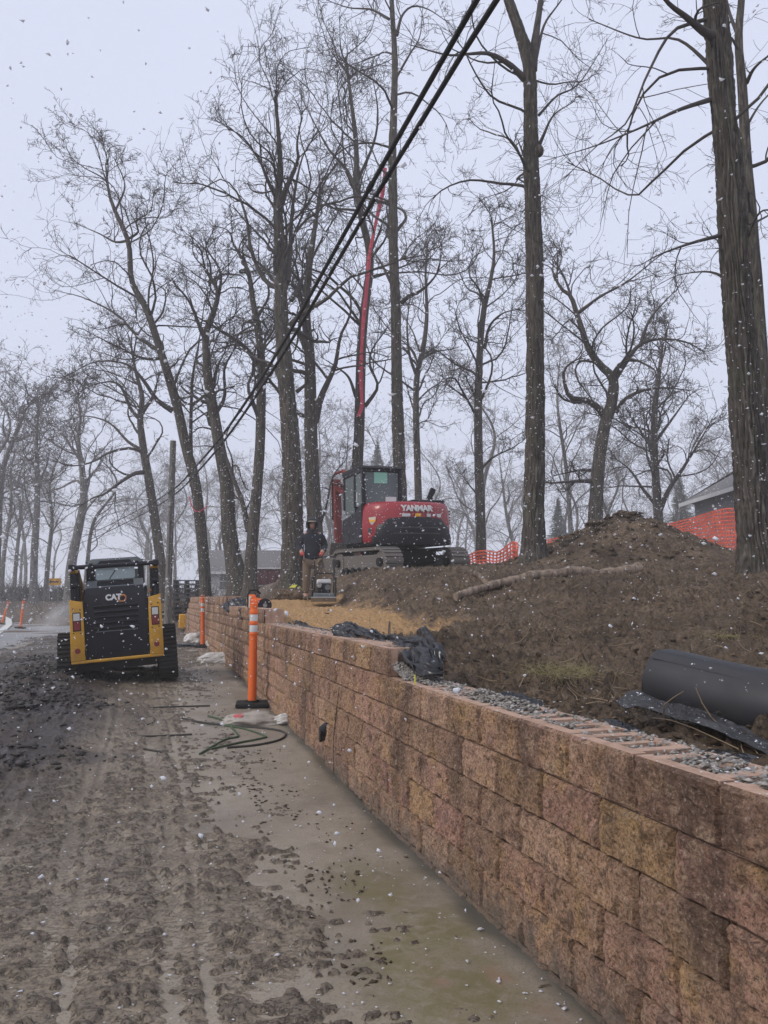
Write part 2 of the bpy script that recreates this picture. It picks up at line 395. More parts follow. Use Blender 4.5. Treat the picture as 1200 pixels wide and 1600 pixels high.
m, nt, b = new_mat('turned_soil')
v = wcoords(nt); n = tex_noise(nt, 1.6, 6, .65, v); n2 = tex_noise(nt, 38, 5, .7, v); n3 = tex_noise(nt, 7, 4, .6, v)
c = ramp(nt, n.outputs['Fac'], [(.32, (.105, .073, .047)), (.5, (.19, .135, .089)), (.7, (.285, .21, .143))])
c = mixc(nt, mapr(nt, n2.outputs['Fac'], .52, .34, 0, .65), c, (.036, .025, .017))
c = mixc(nt, mapr(nt, n3.outputs['Fac'], .55, .70, 0, .6), c, (.235, .18, .13))
c = mixc(nt, mapr(nt, n3.outputs['Fac'], .46, .34, 0, .6), c, (.036, .026, .019))
nfl = tex_noise(nt, 15, 7, .72, v, .5); c = mixc(nt, mapr(nt, nfl.outputs['Fac'], .46, .41, 0, .65), c, (.034, .023, .014)); c = mixc(nt, mapr(nt, nfl.outputs['Fac'], .55, .61, 0, .5), c, (.31, .235, .16))
n8 = tex_noise(nt, .55, 4, .6, v, .5); c = mixc(nt, mapr(nt, n8.outputs['Fac'], .52, .66, 0, .5), c, (.19, .145, .105)); c = mixc(nt, mapr(nt, n8.outputs['Fac'], .47, .36, 0, .45), c, (.05, .036, .026))
sd = attr_node(nt, 'sand'); n4 = tex_noise(nt, 30, 4, .6, v)
sc_ = ramp(nt, n4.outputs['Fac'], [(.35, (.38, .225, .10)), (.55, (.60, .37, .175)), (.75, (.68, .45, .235))])
c = mixc(nt, sd, c, sc_)
c = add_snow(nt, b, c, .85, 34, .70)
lnk(nt, c, b.inputs['Base Color']); b.inputs['Roughness'].default_value = .92; b.inputs['Specular IOR Level'].default_value = .3
b1 = bump(nt, n2.outputs['Fac'], .7, .02); lnk(nt, bump(nt, nfl.outputs['Fac'], 1.0, .07, b1), b.inputs['Normal']); M['soil'] = m

M['stone'] = None
m, nt, b = new_mat('crushed_stone')
n = tex_noise(nt, 45, 2, .5, wcoords(nt)); c = ramp(nt, n.outputs['Fac'], [(.3, (.13, .12, .105)), (.5, (.27, .25, .225)), (.7, (.46, .43, .40))])
lnk(nt, c, b.inputs['Base Color']); b.inputs['Roughness'].default_value = .85; M['stone'] = m
m, nt, b = new_mat('snow'); b.inputs['Base Color'].default_value = (.92, .93, .96, 1); b.inputs['Roughness'].default_value = .8
tl = nt.nodes.new('ShaderNodeBsdfTranslucent'); tl.inputs[0].default_value = (.95, .96, 1, 1); mx = nt.nodes.new('ShaderNodeMixShader'); mx.inputs[0].default_value = .5
lnk(nt, b.outputs[0], mx.inputs[1]); lnk(nt, tl.outputs[0], mx.inputs[2]); lnk(nt, mx.outputs[0], nt.nodes['Material Output'].inputs['Surface']); M['snow'] = m
M['black_fabric'] = simple('geotextile_black', (.018, .018, .022), .45, dirt=.25, dirtcol=(.06, .055, .05), snow=.9, dscale=3, spec=.6)
M['snowy_fabric'] = simple('snow_dusted_fabric', (.03, .03, .034), .6, dirt=.5, dirtcol=(.16, .155, .16), dscale=6)
_nt = M['snowy_fabric'].node_tree; _b = _nt.nodes['Principled BSDF']
_c = _b.inputs['Base Color'].links[0].from_socket; lnk(_nt, add_snow(_nt, _b, _c, .9, 60, .63), _b.inputs['Base Color'])
M['wet_soil'] = simple('wet_black_soil', (.035, .03, .027), .6, dirt=.5, dirtcol=(.07, .06, .05))
M['film'] = simple('black_plastic_film', (.010, .010, .012), .16, dirt=.2, dirtcol=(.10, .095, .09), snow=.3, dscale=4)
M['orange'] = simple('orange_plastic', (.86, .15, .018), .42, dirt=.2, dirtcol=(.45, .12, .04))
M['reflect'] = simple('white_sheeting', (.68, .68, .66), .35, dirt=.3, dirtcol=(.35, .33, .30))
M['rubber'] = simple('black_rubber', (.014, .014, .014), .8, dirt=.5, dirtcol=(.07, .058, .045), spec=.3)
M['cat_yellow'] = simple('yellow_paint', (.60, .31, .02), .4, dirt=.6, dirtcol=(.25, .17, .08))
M['black_paint'] = simple('black_paint', (.011, .011, .015), .5, dirt=.25, dirtcol=(.05, .046, .042), snow=.3, spec=.35)
M['black_gloss'] = simple('black_gloss', (.007, .007, .012), .35, dirt=.2, dirtcol=(.04, .038, .036), spec=.35)
M['grey_panel'] = simple('grey_panel', (.11, .125, .13), .4, dirt=.3, dirtcol=(.3, .3, .3), snow=.5)
M['red_paint'] = simple('red_paint', (.33, .012, .020), .33, dirt=.25, dirtcol=(.16, .05, .045), coat=.3)
M['dark_red'] = simple('dull_red_steel', (.13, .05, .055), .7, dirt=.5, dirtcol=(.06, .04, .04))
M['boom_red'] = simple('boom_red', (.20, .022, .018), .5, dirt=.4, dirtcol=(.1, .05, .04))
M['steel'] = simple('steel', (.35, .35, .34), .4, metal=.7, dirt=.4)
M['dirty_steel'] = simple('muddy_steel', (.16, .145, .13), .75, dirt=.8, dirtcol=(.17, .14, .115), bmp=.5)
M['red_lens'] = simple('red_lens', (.20, .012, .015), .25, dirt=.2)
M['white_lens'] = simple('white_lens', (.6, .6, .58), .25, dirt=.2)
M['white_paint'] = simple('white_paint', (.75, .75, .74), .5, dirt=.2, dirtcol=(.4, .38, .35))
M['logo_gold'] = simple('logo_orange', (.55, .2, .06), .5, dirt=.2)
M['green_note'] = simple('green_sticker', (.30, .62, .48), .5, dirt=.1)
M['sign_yellow'] = simple('sign_yellow', (.93, .47, .02), .5, dirt=.08)
M['yellow'] = simple('safety_yellow', (.55, .52, .05), .6, dirt=.4)
M['log'] = bark('dead_wood', (.25, .19, .145), (.38, .30, .235), .8, strength=.4)
M['leaf_dry'] = simple('dry_leaf', (.34, .22, .12), .8, dirt=.5, dirtcol=(.14, .09, .06))
M['twig_dry'] = simple('dry_twig', (.26, .19, .12), .9, dirt=.4)
M['grass_dry'] = simple('dry_grass', (.30, .26, .12), .9, dirt=.3)
M['pink'] = simple('pink_webbing', (.70, .075, .13), .55, dirt=.15)
M['fence_orange'] = simple('orange_netting', (.80, .15, .085), .6, dirt=.15, dirtcol=(.5, .15, .1))
M['bag'] = simple('dirty_white_bag', (.62, .60, .56), .5, dirt=.55, dirtcol=(.28, .24, .2))
M['bag_red'] = simple('bag_red_print', (.55, .12, .12), .5, dirt=.4, dirtcol=(.4, .3, .27))
M['bag_tan'] = simple('muddy_bag', (.40, .36, .31), .55, dirt=.6, dirtcol=(.2, .16, .13))
M['green_strap'] = simple('green_strap', (.055, .10, .045), .6, dirt=.6, dirtcol=(.07, .06, .05))
M['dark_cord'] = simple('dark_cord', (.035, .032, .03), .6, dirt=.5)
M['cable'] = simple('cable_sheath', (.010, .010, .012), .6, dirt=.1)
M['navy'] = simple('navy_jacket', (.016, .021, .032), .85, dirt=.3, dirtcol=(.04, .04, .045), bmp=.4)
M['grey_hood'] = simple('grey_hood', (.045, .047, .055), .9, dirt=.2, bmp=.4)
M['tan_pants'] = simple('tan_trousers', (.19, .14, .095), .9, dirt=.7, dirtcol=(.16, .12, .09), bmp=.3)
M['skin'] = simple('skin', (.42, .25, .18), .6, dirt=.05)
M['glove'] = simple('red_glove', (.55, .10, .075), .8, dirt=.3)
M['boot'] = simple('boot', (.10, .07, .05), .8, dirt=.5)
M['cap'] = simple('cap_brim', (.62, .58, .50), .8, dirt=.1)
M['house_white'] = simple('white_siding', (.62, .62, .62), .7, dirt=.2, dirtcol=(.4, .4, .38))
M['house_grey'] = simple('grey_siding', (.22, .22, .23), .7, dirt=.2)
M['roof'] = simple('grey_shingle', (.16, .15, .15), .9, dirt=.4, dirtcol=(.3, .3, .3))
M['wood_pole'] = bark('weathered_pole', (.20, .185, .17), (.28, .26, .24), 1.2, strength=.4)
M['pallet'] = simple('black_pallet', (.03, .03, .032), .7, dirt=.4)
M['hedge'] = simple('hedge_twigs', (.05, .048, .042), .95, dirt=.3)
m, nt, b = new_mat('window_glass')
b.inputs['Base Color'].default_value = (.25, .30, .305, 1); b.inputs['Roughness'].default_value = .12; b.inputs['Metallic'].default_value = 0
b.inputs['Transmission Weight'].default_value = .45; b.inputs['IOR'].default_value = 1.3; M['glass'] = m
m, nt, b = new_mat('pale_glass')
b.inputs['Base Color'].default_value = (.42, .50, .50, 1); b.inputs['Roughness'].default_value = .1; M['pale_glass'] = m
m, nt, b = new_mat('dark_glass')
b.inputs['Base Color'].default_value = (.05, .06, .065, 1); b.inputs['Roughness'].default_value = .12; M['dark_glass'] = m
# ------------------------------------------------------------------ ground to the horizon
def sheet(name, S, Q, zf, mat, kind='structure'):
    SS, QQ = np.meshgrid(S, Q, indexing='ij'); X, Y = xy(SS, QQ)
    Z = zf(X, Y, SS, QQ)
    me = np_mesh(name, np.stack([X, Y, Z], -1).reshape(-1, 3), grid_faces(len(S), len(Q))[:, ::-1])
    return tag(mesh_obj(name, me, mat), kind=kind)
_S = np.concatenate([np.linspace(-40, 40, 81), np.geomspace(41, 600, 50)])
_Q = np.concatenate([-np.geomspace(600, 12, 40), np.linspace(-11, 1, 25), [1.5, QW + .1, QW + .24, 2.2, 2.6], np.linspace(3, 20, 30), np.geomspace(21, 600, 40)])
def _gz(X, Y, S, Q):
    cov = (1 - sstep(24, 30, Y)) * (1 - sstep(13, 17, X)) * sstep(-14, -10, X)
    return terrain(X, Y) - .02 - (.06 + .20 * sstep(-2.2, -1.0, Q)) * cov + (fbm(X * .4, Y * .4, 3, 3) - .5) * .12 * (1 - cov)
sheet('ground', _S, _Q, _gz, M['floor'])

# concrete pavement strip along the wall foot
S = np.geomspace(.6, 27, 420); Q = np.linspace(-3.0, QW + .04, 110)
SS, QQ = np.meshgrid(S, Q, indexing='ij'); X, Y = xy(SS, QQ)
Z = low_z(SS) + (fbm(SS * .7, QQ * .7, 3, 11) - .5) * .012
jt = np.zeros_like(SS)
V = np.stack([X, Y, Z], -1).reshape(-1, 3)
me = np_mesh('pavement', V, grid_faces(len(S), len(Q))[:, ::-1])
def blob(px, py, rs, rq):
    p = on_ground(px, py); s0, q0 = sq(p.x, p.y)
    return np.exp(-(((SS - s0) / rs) ** 2 + ((QQ - q0) / rq) ** 2))
nz = fbm(SS * 3, QQ * 3, 4, 21)
alg = np.clip(blob(640, 1440, .75, .34) + blob(690, 1540, .5, .3) * .9 + blob(560, 1380, .3, .12) * .4, 0, 1) * sstep(.28, .55, nz)
attr(me, 'algae', np.clip(alg * .9, 0, .9))
bd = (blob(685, 1530, .07, .03) + blob(780, 1525, .08, .04) + blob(860, 1590, .1, .03)) * sstep(.35, .55, fbm(SS * 16, QQ * 16, 3, 5))
attr(me, 'brick_dust', np.clip(bd, 0, .8))
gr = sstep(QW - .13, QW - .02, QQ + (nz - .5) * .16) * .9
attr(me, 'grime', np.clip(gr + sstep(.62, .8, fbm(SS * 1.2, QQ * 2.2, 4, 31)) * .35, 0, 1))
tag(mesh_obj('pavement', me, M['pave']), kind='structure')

# mud: a thin churned layer over pavement and road edge
NS, NQ = 900, 500
S = np.geomspace(.95, 27, NS); U = np.linspace(0, 1, NQ)
SS = np.repeat(S[:, None], NQ, 1); qmin = -1.1 - .30 * S
QQ = qmin[:, None] + U[None, :] * (QW + .02 - qmin[:, None])
X, Y = xy(SS, QQ)
edge = .78 + .16 * (fbm(SS * .9, QQ * 0 + 3, 3, 41) - .5) * 2 + np.interp(SS, [0, 2, 3, 5, 7, 9, 12, 16, 27], [.16, .12, .08, .0, .0, -.10, -.1, .5, .9])
dist = edge - QQ
nA = fbm(SS * 2.2, QQ * 2.6, 4, 51); nC = fbm(SS / .16, QQ / .24, 4, 59)
nB = fbm(SS / .044, QQ / .068, 3, 55, .55)                      # crumbled flakes of mud, wider than long
nF = fbm(SS / .020, QQ / .026, 2, 87)
pres = sstep(-.10, .5, dist + (nC - .5) * .5 + (nA - .5) * .5)
bands = sum(np.exp(-((QQ - c - .05 * np.sin(SS * .7)) / w) ** 2) for c, w in ((.05, .16), (-.62, .18), (.50, .13), (-1.5, .22), (-2.4, .3)))
phase = SS / .078 + 1.6 * (fbm(SS * 1.3, QQ * 3, 2, 71) - .5) * 3
cleat = (np.sin(2 * math.pi * phase) * .5 + .5) * np.clip(bands, 0, 1)
dn = fbm(SS * .9, QQ * 1.9, 4, 83); drag = fbm(SS * .35, QQ * 9, 3, 79)
qs_ = np.random.RandomState(5).uniform(-3.2, .66, 22); strip = np.zeros_like(SS)
for i_, c_ in enumerate(qs_):
    w_ = .024 + .024 * ((i_ * 37) % 10) / 10
    strip = np.maximum(strip, np.exp(-((QQ - c_ - .035 * np.sin(SS * (.5 + .05 * i_) + i_)) / w_) ** 2) * sstep(.12, .32, fbm(SS * .6, QQ * 0 + i_ * 3.1, 2, 91)))
thr = .60 + .20 * strip - .13 * sstep(.30, .65, dn) - .09 * cleat + .05 * sstep(.5, .7, drag) + .34 * sstep(.30, -.45, dist + (nA - .5) * .5)
clod = sstep(thr, thr + .07, nB)
ruts = -.012 * np.clip(bands, 0, 1.2)
crumb = sstep(.585, .62, nB) * sstep(.45, .62, fbm(SS * 1.9, QQ * 2.4, 3, 63)) * sstep(-.75, -.1, dist)
h = .012 + (nA - .5) * .022 + ruts * .6 + (drag - .5) * .014 - .013 * strip + cleat * .009 + clod * (.008 + .040 * np.clip(nB - .42, 0, 1)) + (nF - .5) * .006
h = np.maximum(h, .002 + (nF - .5) * .004)
z = low_z(SS) + h * pres - .010 * (1 - pres) + np.maximum(crumb, clod) * .024 * (1 - pres)
dens = 1.0
heap = np.zeros_like(z)
for px, py, rs, rq, a in ((45, 1085, 1.6, .8, .20), (15, 1130, 1.1, .7, .14), (95, 1060, 1.2, .5, .08), (160, 1120, .8, .5, .04), (60, 1045, 1.8, .7, .1), (20, 1180, .8, .5, .06)):
    p = on_ground(px, py); s0, q0 = sq(p.x, p.y); heap += a * np.exp(-(((SS - s0) / rs) ** 2 + ((QQ - q0) / rq) ** 2))
z = z + heap * (.55 + .9 * nC)
wet = np.clip(sstep(.0, -.75, QQ + (nA - .5) * 1.2) * sstep(4.5, 7.0, SS) * .75 + np.clip(heap * 7, 0, 1) * .95, 0, 1)
# the asphalt stays clear far out to the left
clear = sstep(13.5, 16, SS + (nA - .5) * 3) * sstep(-2.6, -3.4, QQ + (nC - .5) * 1.5)
z = z - .06 * clear
me = np_mesh('mud', np.stack([X, Y, z], -1).reshape(-1, 3), grid_faces(NS, NQ)[:, ::-1])
attr(me, 'wet', wet); attr(me, 'clod', np.clip(np.maximum(clod, crumb * (1 - pres)), 0, 1))
tag(mesh_obj('mud', me, M['mud']), kind='structure')
MUD = (S, qmin, z); U_M = U
del nC, phase, cleat, bands, drag

# asphalt road leading off to the left
S = np.geomspace(10, 70, 60); Q = np.linspace(-40, -1.6, 50)
def _rz(X, Y, S, Q): return terrain(X, Y) * (1 - sstep(43, 46, Y)) + .16 * sstep(43, 46, Y) - .012 - .9 * sstep(45.5, 47, Y)
sheet('road', S, Q, _rz, M['asphalt'])
# white line bending across the road
b = MB(); P = [on_ground(px, py) for px, py in ((-60, 1000), (-20, 996), (2, 986), (14, 976), (13, 968), (2, 963), (-30, 958))]
rows = []
for i, p in enumerate(P):
    t = (P[min(i + 1, len(P) - 1)] - P[max(i - 1, 0)]); n = Vector((-t.y, t.x, 0)).normalized() * .16
    for k in (-1, 1):
        q = p + n * k; rows.append((q.x, q.y, gz(q.x, q.y) + .012))
me = np_mesh('road_marking', rows, np.array([[2 * i, 2 * i + 1, 2 * i + 3, 2 * i + 2] for i in range(len(P) - 1)]))
tag(mesh_obj('road_marking', me, M['paint_line']), kind='structure')

# dirt bank behind the wall
NS, NQ = 520, 430
S = np.geomspace(.9, 31, NS); U = np.linspace(0, 1, NQ) ** 1.25
qm = 4.5 + .75 * S
SS = np.repeat(S[:, None], NQ, 1); QQ = (QW + .255) + U[None, :] * (qm[:, None] - QW)
X, Y = xy(SS, QQ)
n1 = fbm(X * .9, Y * .9, 4, 101); n2 = fbm(X * 5, Y * 5, 4, 105); n3 = fbm(X * 17, Y * 17, 3, 109)
amp = sstep(0, .5, QQ - QW - .25)
q0 = np.interp(SS, [0, 6.6, 8.2, 11, 30], [1.2, 1.9, 3.2, 3.95, 4.05])
sand = sstep(.22, -.22, QQ - q0 + (n2 - .5) * .8 + (n1 - .5) * 1.0) * sstep(7.2, 8.6, SS + (n1 - .5) * 2) * sstep(20, 17.5, SS)
rough = 1 - .62 * sand
Z = bank_z(X, Y) + amp * rough * ((n1 - .5) * .11 + (n2 - .5) * .11 + np.clip(n3 - .53, 0, 1) * .22 + (n3 - .5) * .06)
# churned clod ridge between the sand and the machine
rdg = np.exp(-((QQ - q0 - .55) / .35) ** 2) * sstep(7, 9, SS) * sstep(17, 15, SS)
Z = Z + rdg * (.10 + .22 * np.clip(n2 - .4, 0, 1))
me = np_mesh('dirt_bank', np.stack([X, Y, Z], -1).reshape(-1, 3), grid_faces(NS, NQ)[:, ::-1])
attr(me, 'sand', sand)
tag(mesh_obj('dirt_bank', me, M['soil']), kind='structure')
BANK = (S, QQ, Z)
def bank_at(x, y):
    """height of the built bank surface"""
    s, q = sq(x, y); i = int(np.clip(np.searchsorted(S_B, s), 1, len(S_B) - 1))
    return float(np.interp(q, Q_B[i], Z_B[i]))
S_B, Q_B, Z_B = S.copy(), QQ.copy(), Z.copy()
def on_bank(px, py):
    r = ray(px, py); t = 1.6; last = t; o = Vector((0, 0, CAMZ))
    while t < 40:
        p = o + r * t; s, q = sq(p.x, p.y)
        if q > QW + .27 and p.z < bank_at(p.x, p.y): return p
        t *= 1.004
    return on_ground(px, py)

# ------------------------------------------------------------------ retaining wall, block by block
WROT = math.atan2(WS[1], WS[0])          # local +x runs along the wall, local +y to its left (towards the camera side)
def block_mesh(name, L, H, D, nx, nz, seed, hollow=False, ends=0.):
    """local: x along, y = 0 front face (facing +y), back at -D; z 0..H. slot 0 rough face, slot 1 raw concrete"""
    r = np.random.RandomState(seed); g = .0065
    xs = np.linspace(g, L - g, nx + 1); zs = np.linspace(.0015, H - .0025, nz + 1)
    XX, ZZ = np.meshgrid(xs, zs, indexing='ij')
    ex = np.minimum(XX - g, L - g - XX); ez = np.minimum(ZZ, H - ZZ)
    rnd = sstep(0, .013, ex) * sstep(0, .013, ez)
    YY = -.024 + .024 * rnd ** .6 + rnd * ((fbm(XX * 16 + seed * 9, ZZ * 16, 3, seed) - .5) * .032 + (fbm(XX * 55 + seed * 5, ZZ * 55, 2, seed + 4) - .5) * .018)
    V = [tuple(v) for v in np.stack([XX, YY, ZZ], -1).reshape(-1, 3)]
    Fa = [tuple(f) for f in grid_faces(nx + 1, nz + 1)]; mi = [0] * len(Fa)
    def bx(x0, x1, y0, y1, z0, z1):
        k = len(V); V.extend([(x, y, z) for x in (x0, x1) for y in (y0, y1) for z in (z0, z1)])
        for f in ((0, 1, 3, 2), (4, 6, 7, 5), (0, 4, 5, 1), (2, 3, 7, 6), (0, 2, 6, 4), (1, 5, 7, 3)):
            Fa.append(tuple(k + i for i in f)); mi.append(1)
    T = H - .002
    if not hollow: bx(g + .005, L - g - .005, -D, -.04, .0015, T)
    else:
        bx(g + .003, L - g - .003, -.075, -.0175, .0015, T)
        bx(g + .03, g + .085, -D + .05, -.075, .0015, T); bx(L - g - .085, L - g - .03, -D + .05, -.075, .0015, T)
        bx(L / 2 - .022, L / 2 + .022, -D + .05, -.075, .0015, T - .004); bx(g + .03, L - g - .03, -D, -D + .05, .0015, T)
        bx(g + .09, L - g - .09, -D + .05, -.075, .0015, .09)
    me = bpy.data.meshes.new(name); me.from_pydata(V, [], Fa); me.materials.append(M['block']); me.materials.append(M['rawblock'])
    me.polygons.foreach_set('material_index', mi); me.update(); return me
HI = [block_mesh('block', BL, BH, BD, 34, 16, 10 + k) for k in range(9)]
LO = [block_mesh('block', BL, BH, BD, 7, 4, 60 + k) for k in range(6)]
HOLL = [block_mesh('block', BL, BH, BD, 34, 16, 90 + k, hollow=True) for k in range(5)]
bx0, by0 = xy(2.0, QW)
wall = empty('retaining_wall', (bx0, by0, 0), label='long retaining wall of tan and reddish split-face blocks beside the pavement', cat='wall')
rng = random.Random(5); blocks = []
z0 = 1.00 - 6 * BH
for c in range(0, 10):
    zb = z0 + c * BH; off = 1.944 - 2 * BL + (0 if (5 - c) % 2 == 0 else BL * .52) - BL
    k = 0
    while True:
        s0 = off + k * BL; k += 1
        if s0 > 30: break
        mid = s0 + BL / 2
        if s0 < .75: continue
        if zb + BH > float(wall_top(mid)) + .02: continue
        if zb + BH < float(low_z(mid)) - .01: continue
        topmost = zb + 2 * BH > float(wall_top(mid)) + .02
        blocks.append((s0, zb, topmost))
blocks.sort(key=lambda t: t[0])
far = []
for i, (s0, zb, top) in enumerate(blocks):
    q = QW + rng.uniform(-.004, .004)
    if i < 300:
        me = (HOLL if top and s0 < 5.5 else HI if s0 < 9 else LO); me = me[rng.randrange(len(me))]
        x, y = xy(s0, q)
        o = bpy.data.objects.new('block', me); COL.objects.link(o); o.parent = wall
        o.location = (x - bx0, y - by0, zb + rng.uniform(-.0015, .0015)); o.rotation_euler = (0, 0, WROT + rng.uniform(-.004, .004))
    else: far.append((s0, zb, q))
V = []; Fq = []; MI = []
lov = [(np.array([v.co[:] for v in me.vertices]), [tuple(p.vertices) for p in me.polygons], [p.material_index for p in me.polygons]) for me in LO]
for s0, zb, q in far:
    vv, ff, mi = lov[rng.randrange(len(lov))]; x, y = xy(s0, q); k = sum(len(a) for a in V)
    R = np.array([[WS[0], -WS[1], 0], [WS[1], WS[0], 0], [0, 0, 1]])
    V.append(vv @ R.T + np.array([x - bx0, y - by0, zb])); Fq += [tuple(k + i for i in f) for f in ff]; MI += mi
me = bpy.data.meshes.new('far_blocks'); me.from_pydata(np.concatenate(V).tolist(), [], Fq); me.materials.append(M['block']); me.materials.append(M['rawblock'])
me.polygons.foreach_set('material_index', MI); me.update()
tag(mesh_obj('far_blocks', me, None, wall), kind='stuff')
# yellowish end block and drain outlet
ex, ey = xy(30.0, QW); b = MB(); b.box((ex - bx0, ey - by0, .70), (.42, .42, .5), rot=(0, 0, WROT), bev=.02)
o = b.build('end_block', M['sign_yellow'], wall); o['label'] = 'yellowish end block of the wall'
p = Vector((*xy(7.06, QW - .03), .37)); wp = at(508, 1156, 7.2)
s_, q_ = 6.98, QW
x, y = xy(s_, q_ - .035); b = MB()
b.loft([[Vector((x - bx0, y - by0, .325)) + Vector((WS[0] * (.030 * math.cos(a)) - WQ[0] * dd, WS[1] * (.030 * math.cos(a)) - WQ[1] * dd, .075 * math.sin(a) * (1 - dd * 2) - dd * .5)) for a in [2 * math.pi * k / 14 for k in range(14)]] for dd in (-.09, .0, .02)])
o = b.build('drain_outlet', M['film'], wall, smooth=40); o['label'] = 'black drain outlet poking from the wall'

# ------------------------------------------------------------------ gravel
def stones(name, pts, sizes, seed, mat, label, cat='gravel', zs=.75):
    r = np.random.RandomState(seed); n = len(pts)
    base = np.array([[1, 0, 0], [-.5, .8, 0], [-.5, -.8, 0], [.3, .2, .8], [-.2, -.3, -.8], [.7, .6, .3], [.2, -.9, .4]])
    Fb = np.array([[0, 5, 3], [5, 1, 3], [1, 2, 3], [2, 6, 3], [6, 0, 3], [0, 4, 5], [5, 4, 1], [1, 4, 2], [2, 4, 6], [6, 4, 0]])
    V = base[None] * (1 + .35 * r.randn(n, 7, 1)) * np.asarray(sizes)[:, None, None] * np.stack([1 + .3 * r.randn(n), 1 + .3 * r.randn(n), zs + .1 * r.randn(n)], -1)[:, None, :]
    a = r.rand(n) * 6.28; c, s = np.cos(a), np.sin(a)
    V = np.stack([V[..., 0] * c[:, None] - V[..., 1] * s[:, None], V[..., 0] * s[:, None] + V[..., 1] * c[:, None], V[..., 2]], -1) + np.asarray(pts)[:, None, :]
    Fc = (Fb[None] + np.arange(n)[:, None, None] * 7).reshape(-1, 3)
    me = np_mesh(name, V.reshape(-1, 3), Fc, smooth=False)
    return tag(mesh_obj(name, me, mat), label, cat, kind='stuff')
r = np.random.RandomState(3); pts = []; sz = []
for k in range(5600):
    s = r.uniform(1.2, 5.25); q = QW + r.uniform(.085, .31)
    inweb = ((s - 1.944) % BL)
    x, y = xy(s, q)
    zz = .974 + r.uniform(-.02, .02) + .11 * max(0, fbm(np.array(s * 2.5), np.array(q * 6), 2, 3) - .40)
    if q > QW + .25: zz = .99 + r.uniform(-.03, .012)
    pts.append((x, y, float(zz))); sz.append(r.uniform(.007, .016))
stones('gravel', pts, sz, 4, M['stone'], 'grey crushed stone filling the open cores along the low wall top')
pts = []; sz = []
for k in range(900):
    u, v = r.uniform(0, 1), r.uniform(0, 1); s = 5.22 - .34 * u ** .8; q = QW + .04 + .20 * v
    hh = max(0, (1 - u ** .8)) * .16 * (1 - abs(v - .6) * .6)
    x, y = xy(s, q); pts.append((x, y, 1.0 + hh * r.uniform(.75, 1.0) + .004)); sz.append(r.uniform(.009, .019))
stones('gravel_heap', pts, sz, 6, M['stone'], 'small heap of grey crushed stone spilling from the stepped wall end')
pts = []; sz = []
for k in range(900):
    s = r.uniform(5.3, 10.8); q = QW + r.uniform(.10, .36); x, y = xy(s, q); pts.append((x, y, 1.185 + r.uniform(-.02, .012))); sz.append(r.uniform(.008, .018))
stones('gravel_strip', pts, sz, 8, M['stone'], 'thin strip of grey gravel behind the higher wall top')
# soil clods and litter on the bank
pts = []; sz = []
for k in range(3000):
    Yd = 2.4 * (9.0) ** r.rand(); xx = r.uniform(-.12, .62) * Yd
    s, q = sq(xx, Yd)
    if q < QW + .45: continue
    sd = (q < np.interp(s, [0, 7, 8.5, 11, 30], [1.2, 1.9, 3.2, 3.9, 4.0])) and 7 < s < 19
    if sd and r.rand() < .85: continue
    pts.append((xx, Yd, bank_at(xx, Yd) + .004)); sz.append(r.uniform(.008, .026) * (1.6 if r.rand() < .06 else 1))
stones('soil_clods', pts, sz, 10, M['soil'], 'loose dark soil clods strewn over the dirt bank', 'soil', .7)
# churned black clods left of the loader
pts = []; sz = []
for px, py, n_, ss_, sq_ in ((40, 1085, 520, 1.1, .55), (85, 1058, 320, 1.2, .4), (25, 1125, 260, .7, .45), (115, 1108, 120, .6, .4), (60, 1038, 200, 1.3, .45), (20, 1190, 110, .5, .4)):
    p = on_ground(px, py); s0, q0 = sq(p.x, p.y)
    for k in range(n_):
        s, q = s0 + r.randn() * ss_ * .7, q0 + r.randn() * sq_ * .7; i = int(np.clip(np.searchsorted(MUD[0], s), 1, len(MUD[0]) - 1)); u = (q - MUD[1][i]) / (QW + .02 - MUD[1][i])
        if u < 0 or u > 1: continue
        x, y = xy(s, q); pts.append((x, y, float(np.interp(u, U_M, MUD[2][i])) + .008)); sz.append(r.uniform(.010, .045))
stones('black_mud_clods', pts, sz, 14, M['wet_soil'], 'black wet mud clods churned up left of the skid steer', 'mud', .7)
# mud crumbs on the clean concrete
pts = []; sz = []
for k in range(900):
    s = 1.6 * (9.0) ** r.rand(); q = .85 + abs(r.randn()) * .28
    if q > QW - .03: continue
    if vnoise(s * 2.1, q * 3, 17) < .45: continue
    x, y = xy(s, q); pts.append((x, y, float(low_z(s)) + .004)); sz.append(r.uniform(.004, .016))
stones('mud_crumbs', pts, sz, 12, M['soil'], 'dark mud crumbs dropped on the bare concrete', 'mud', .6)
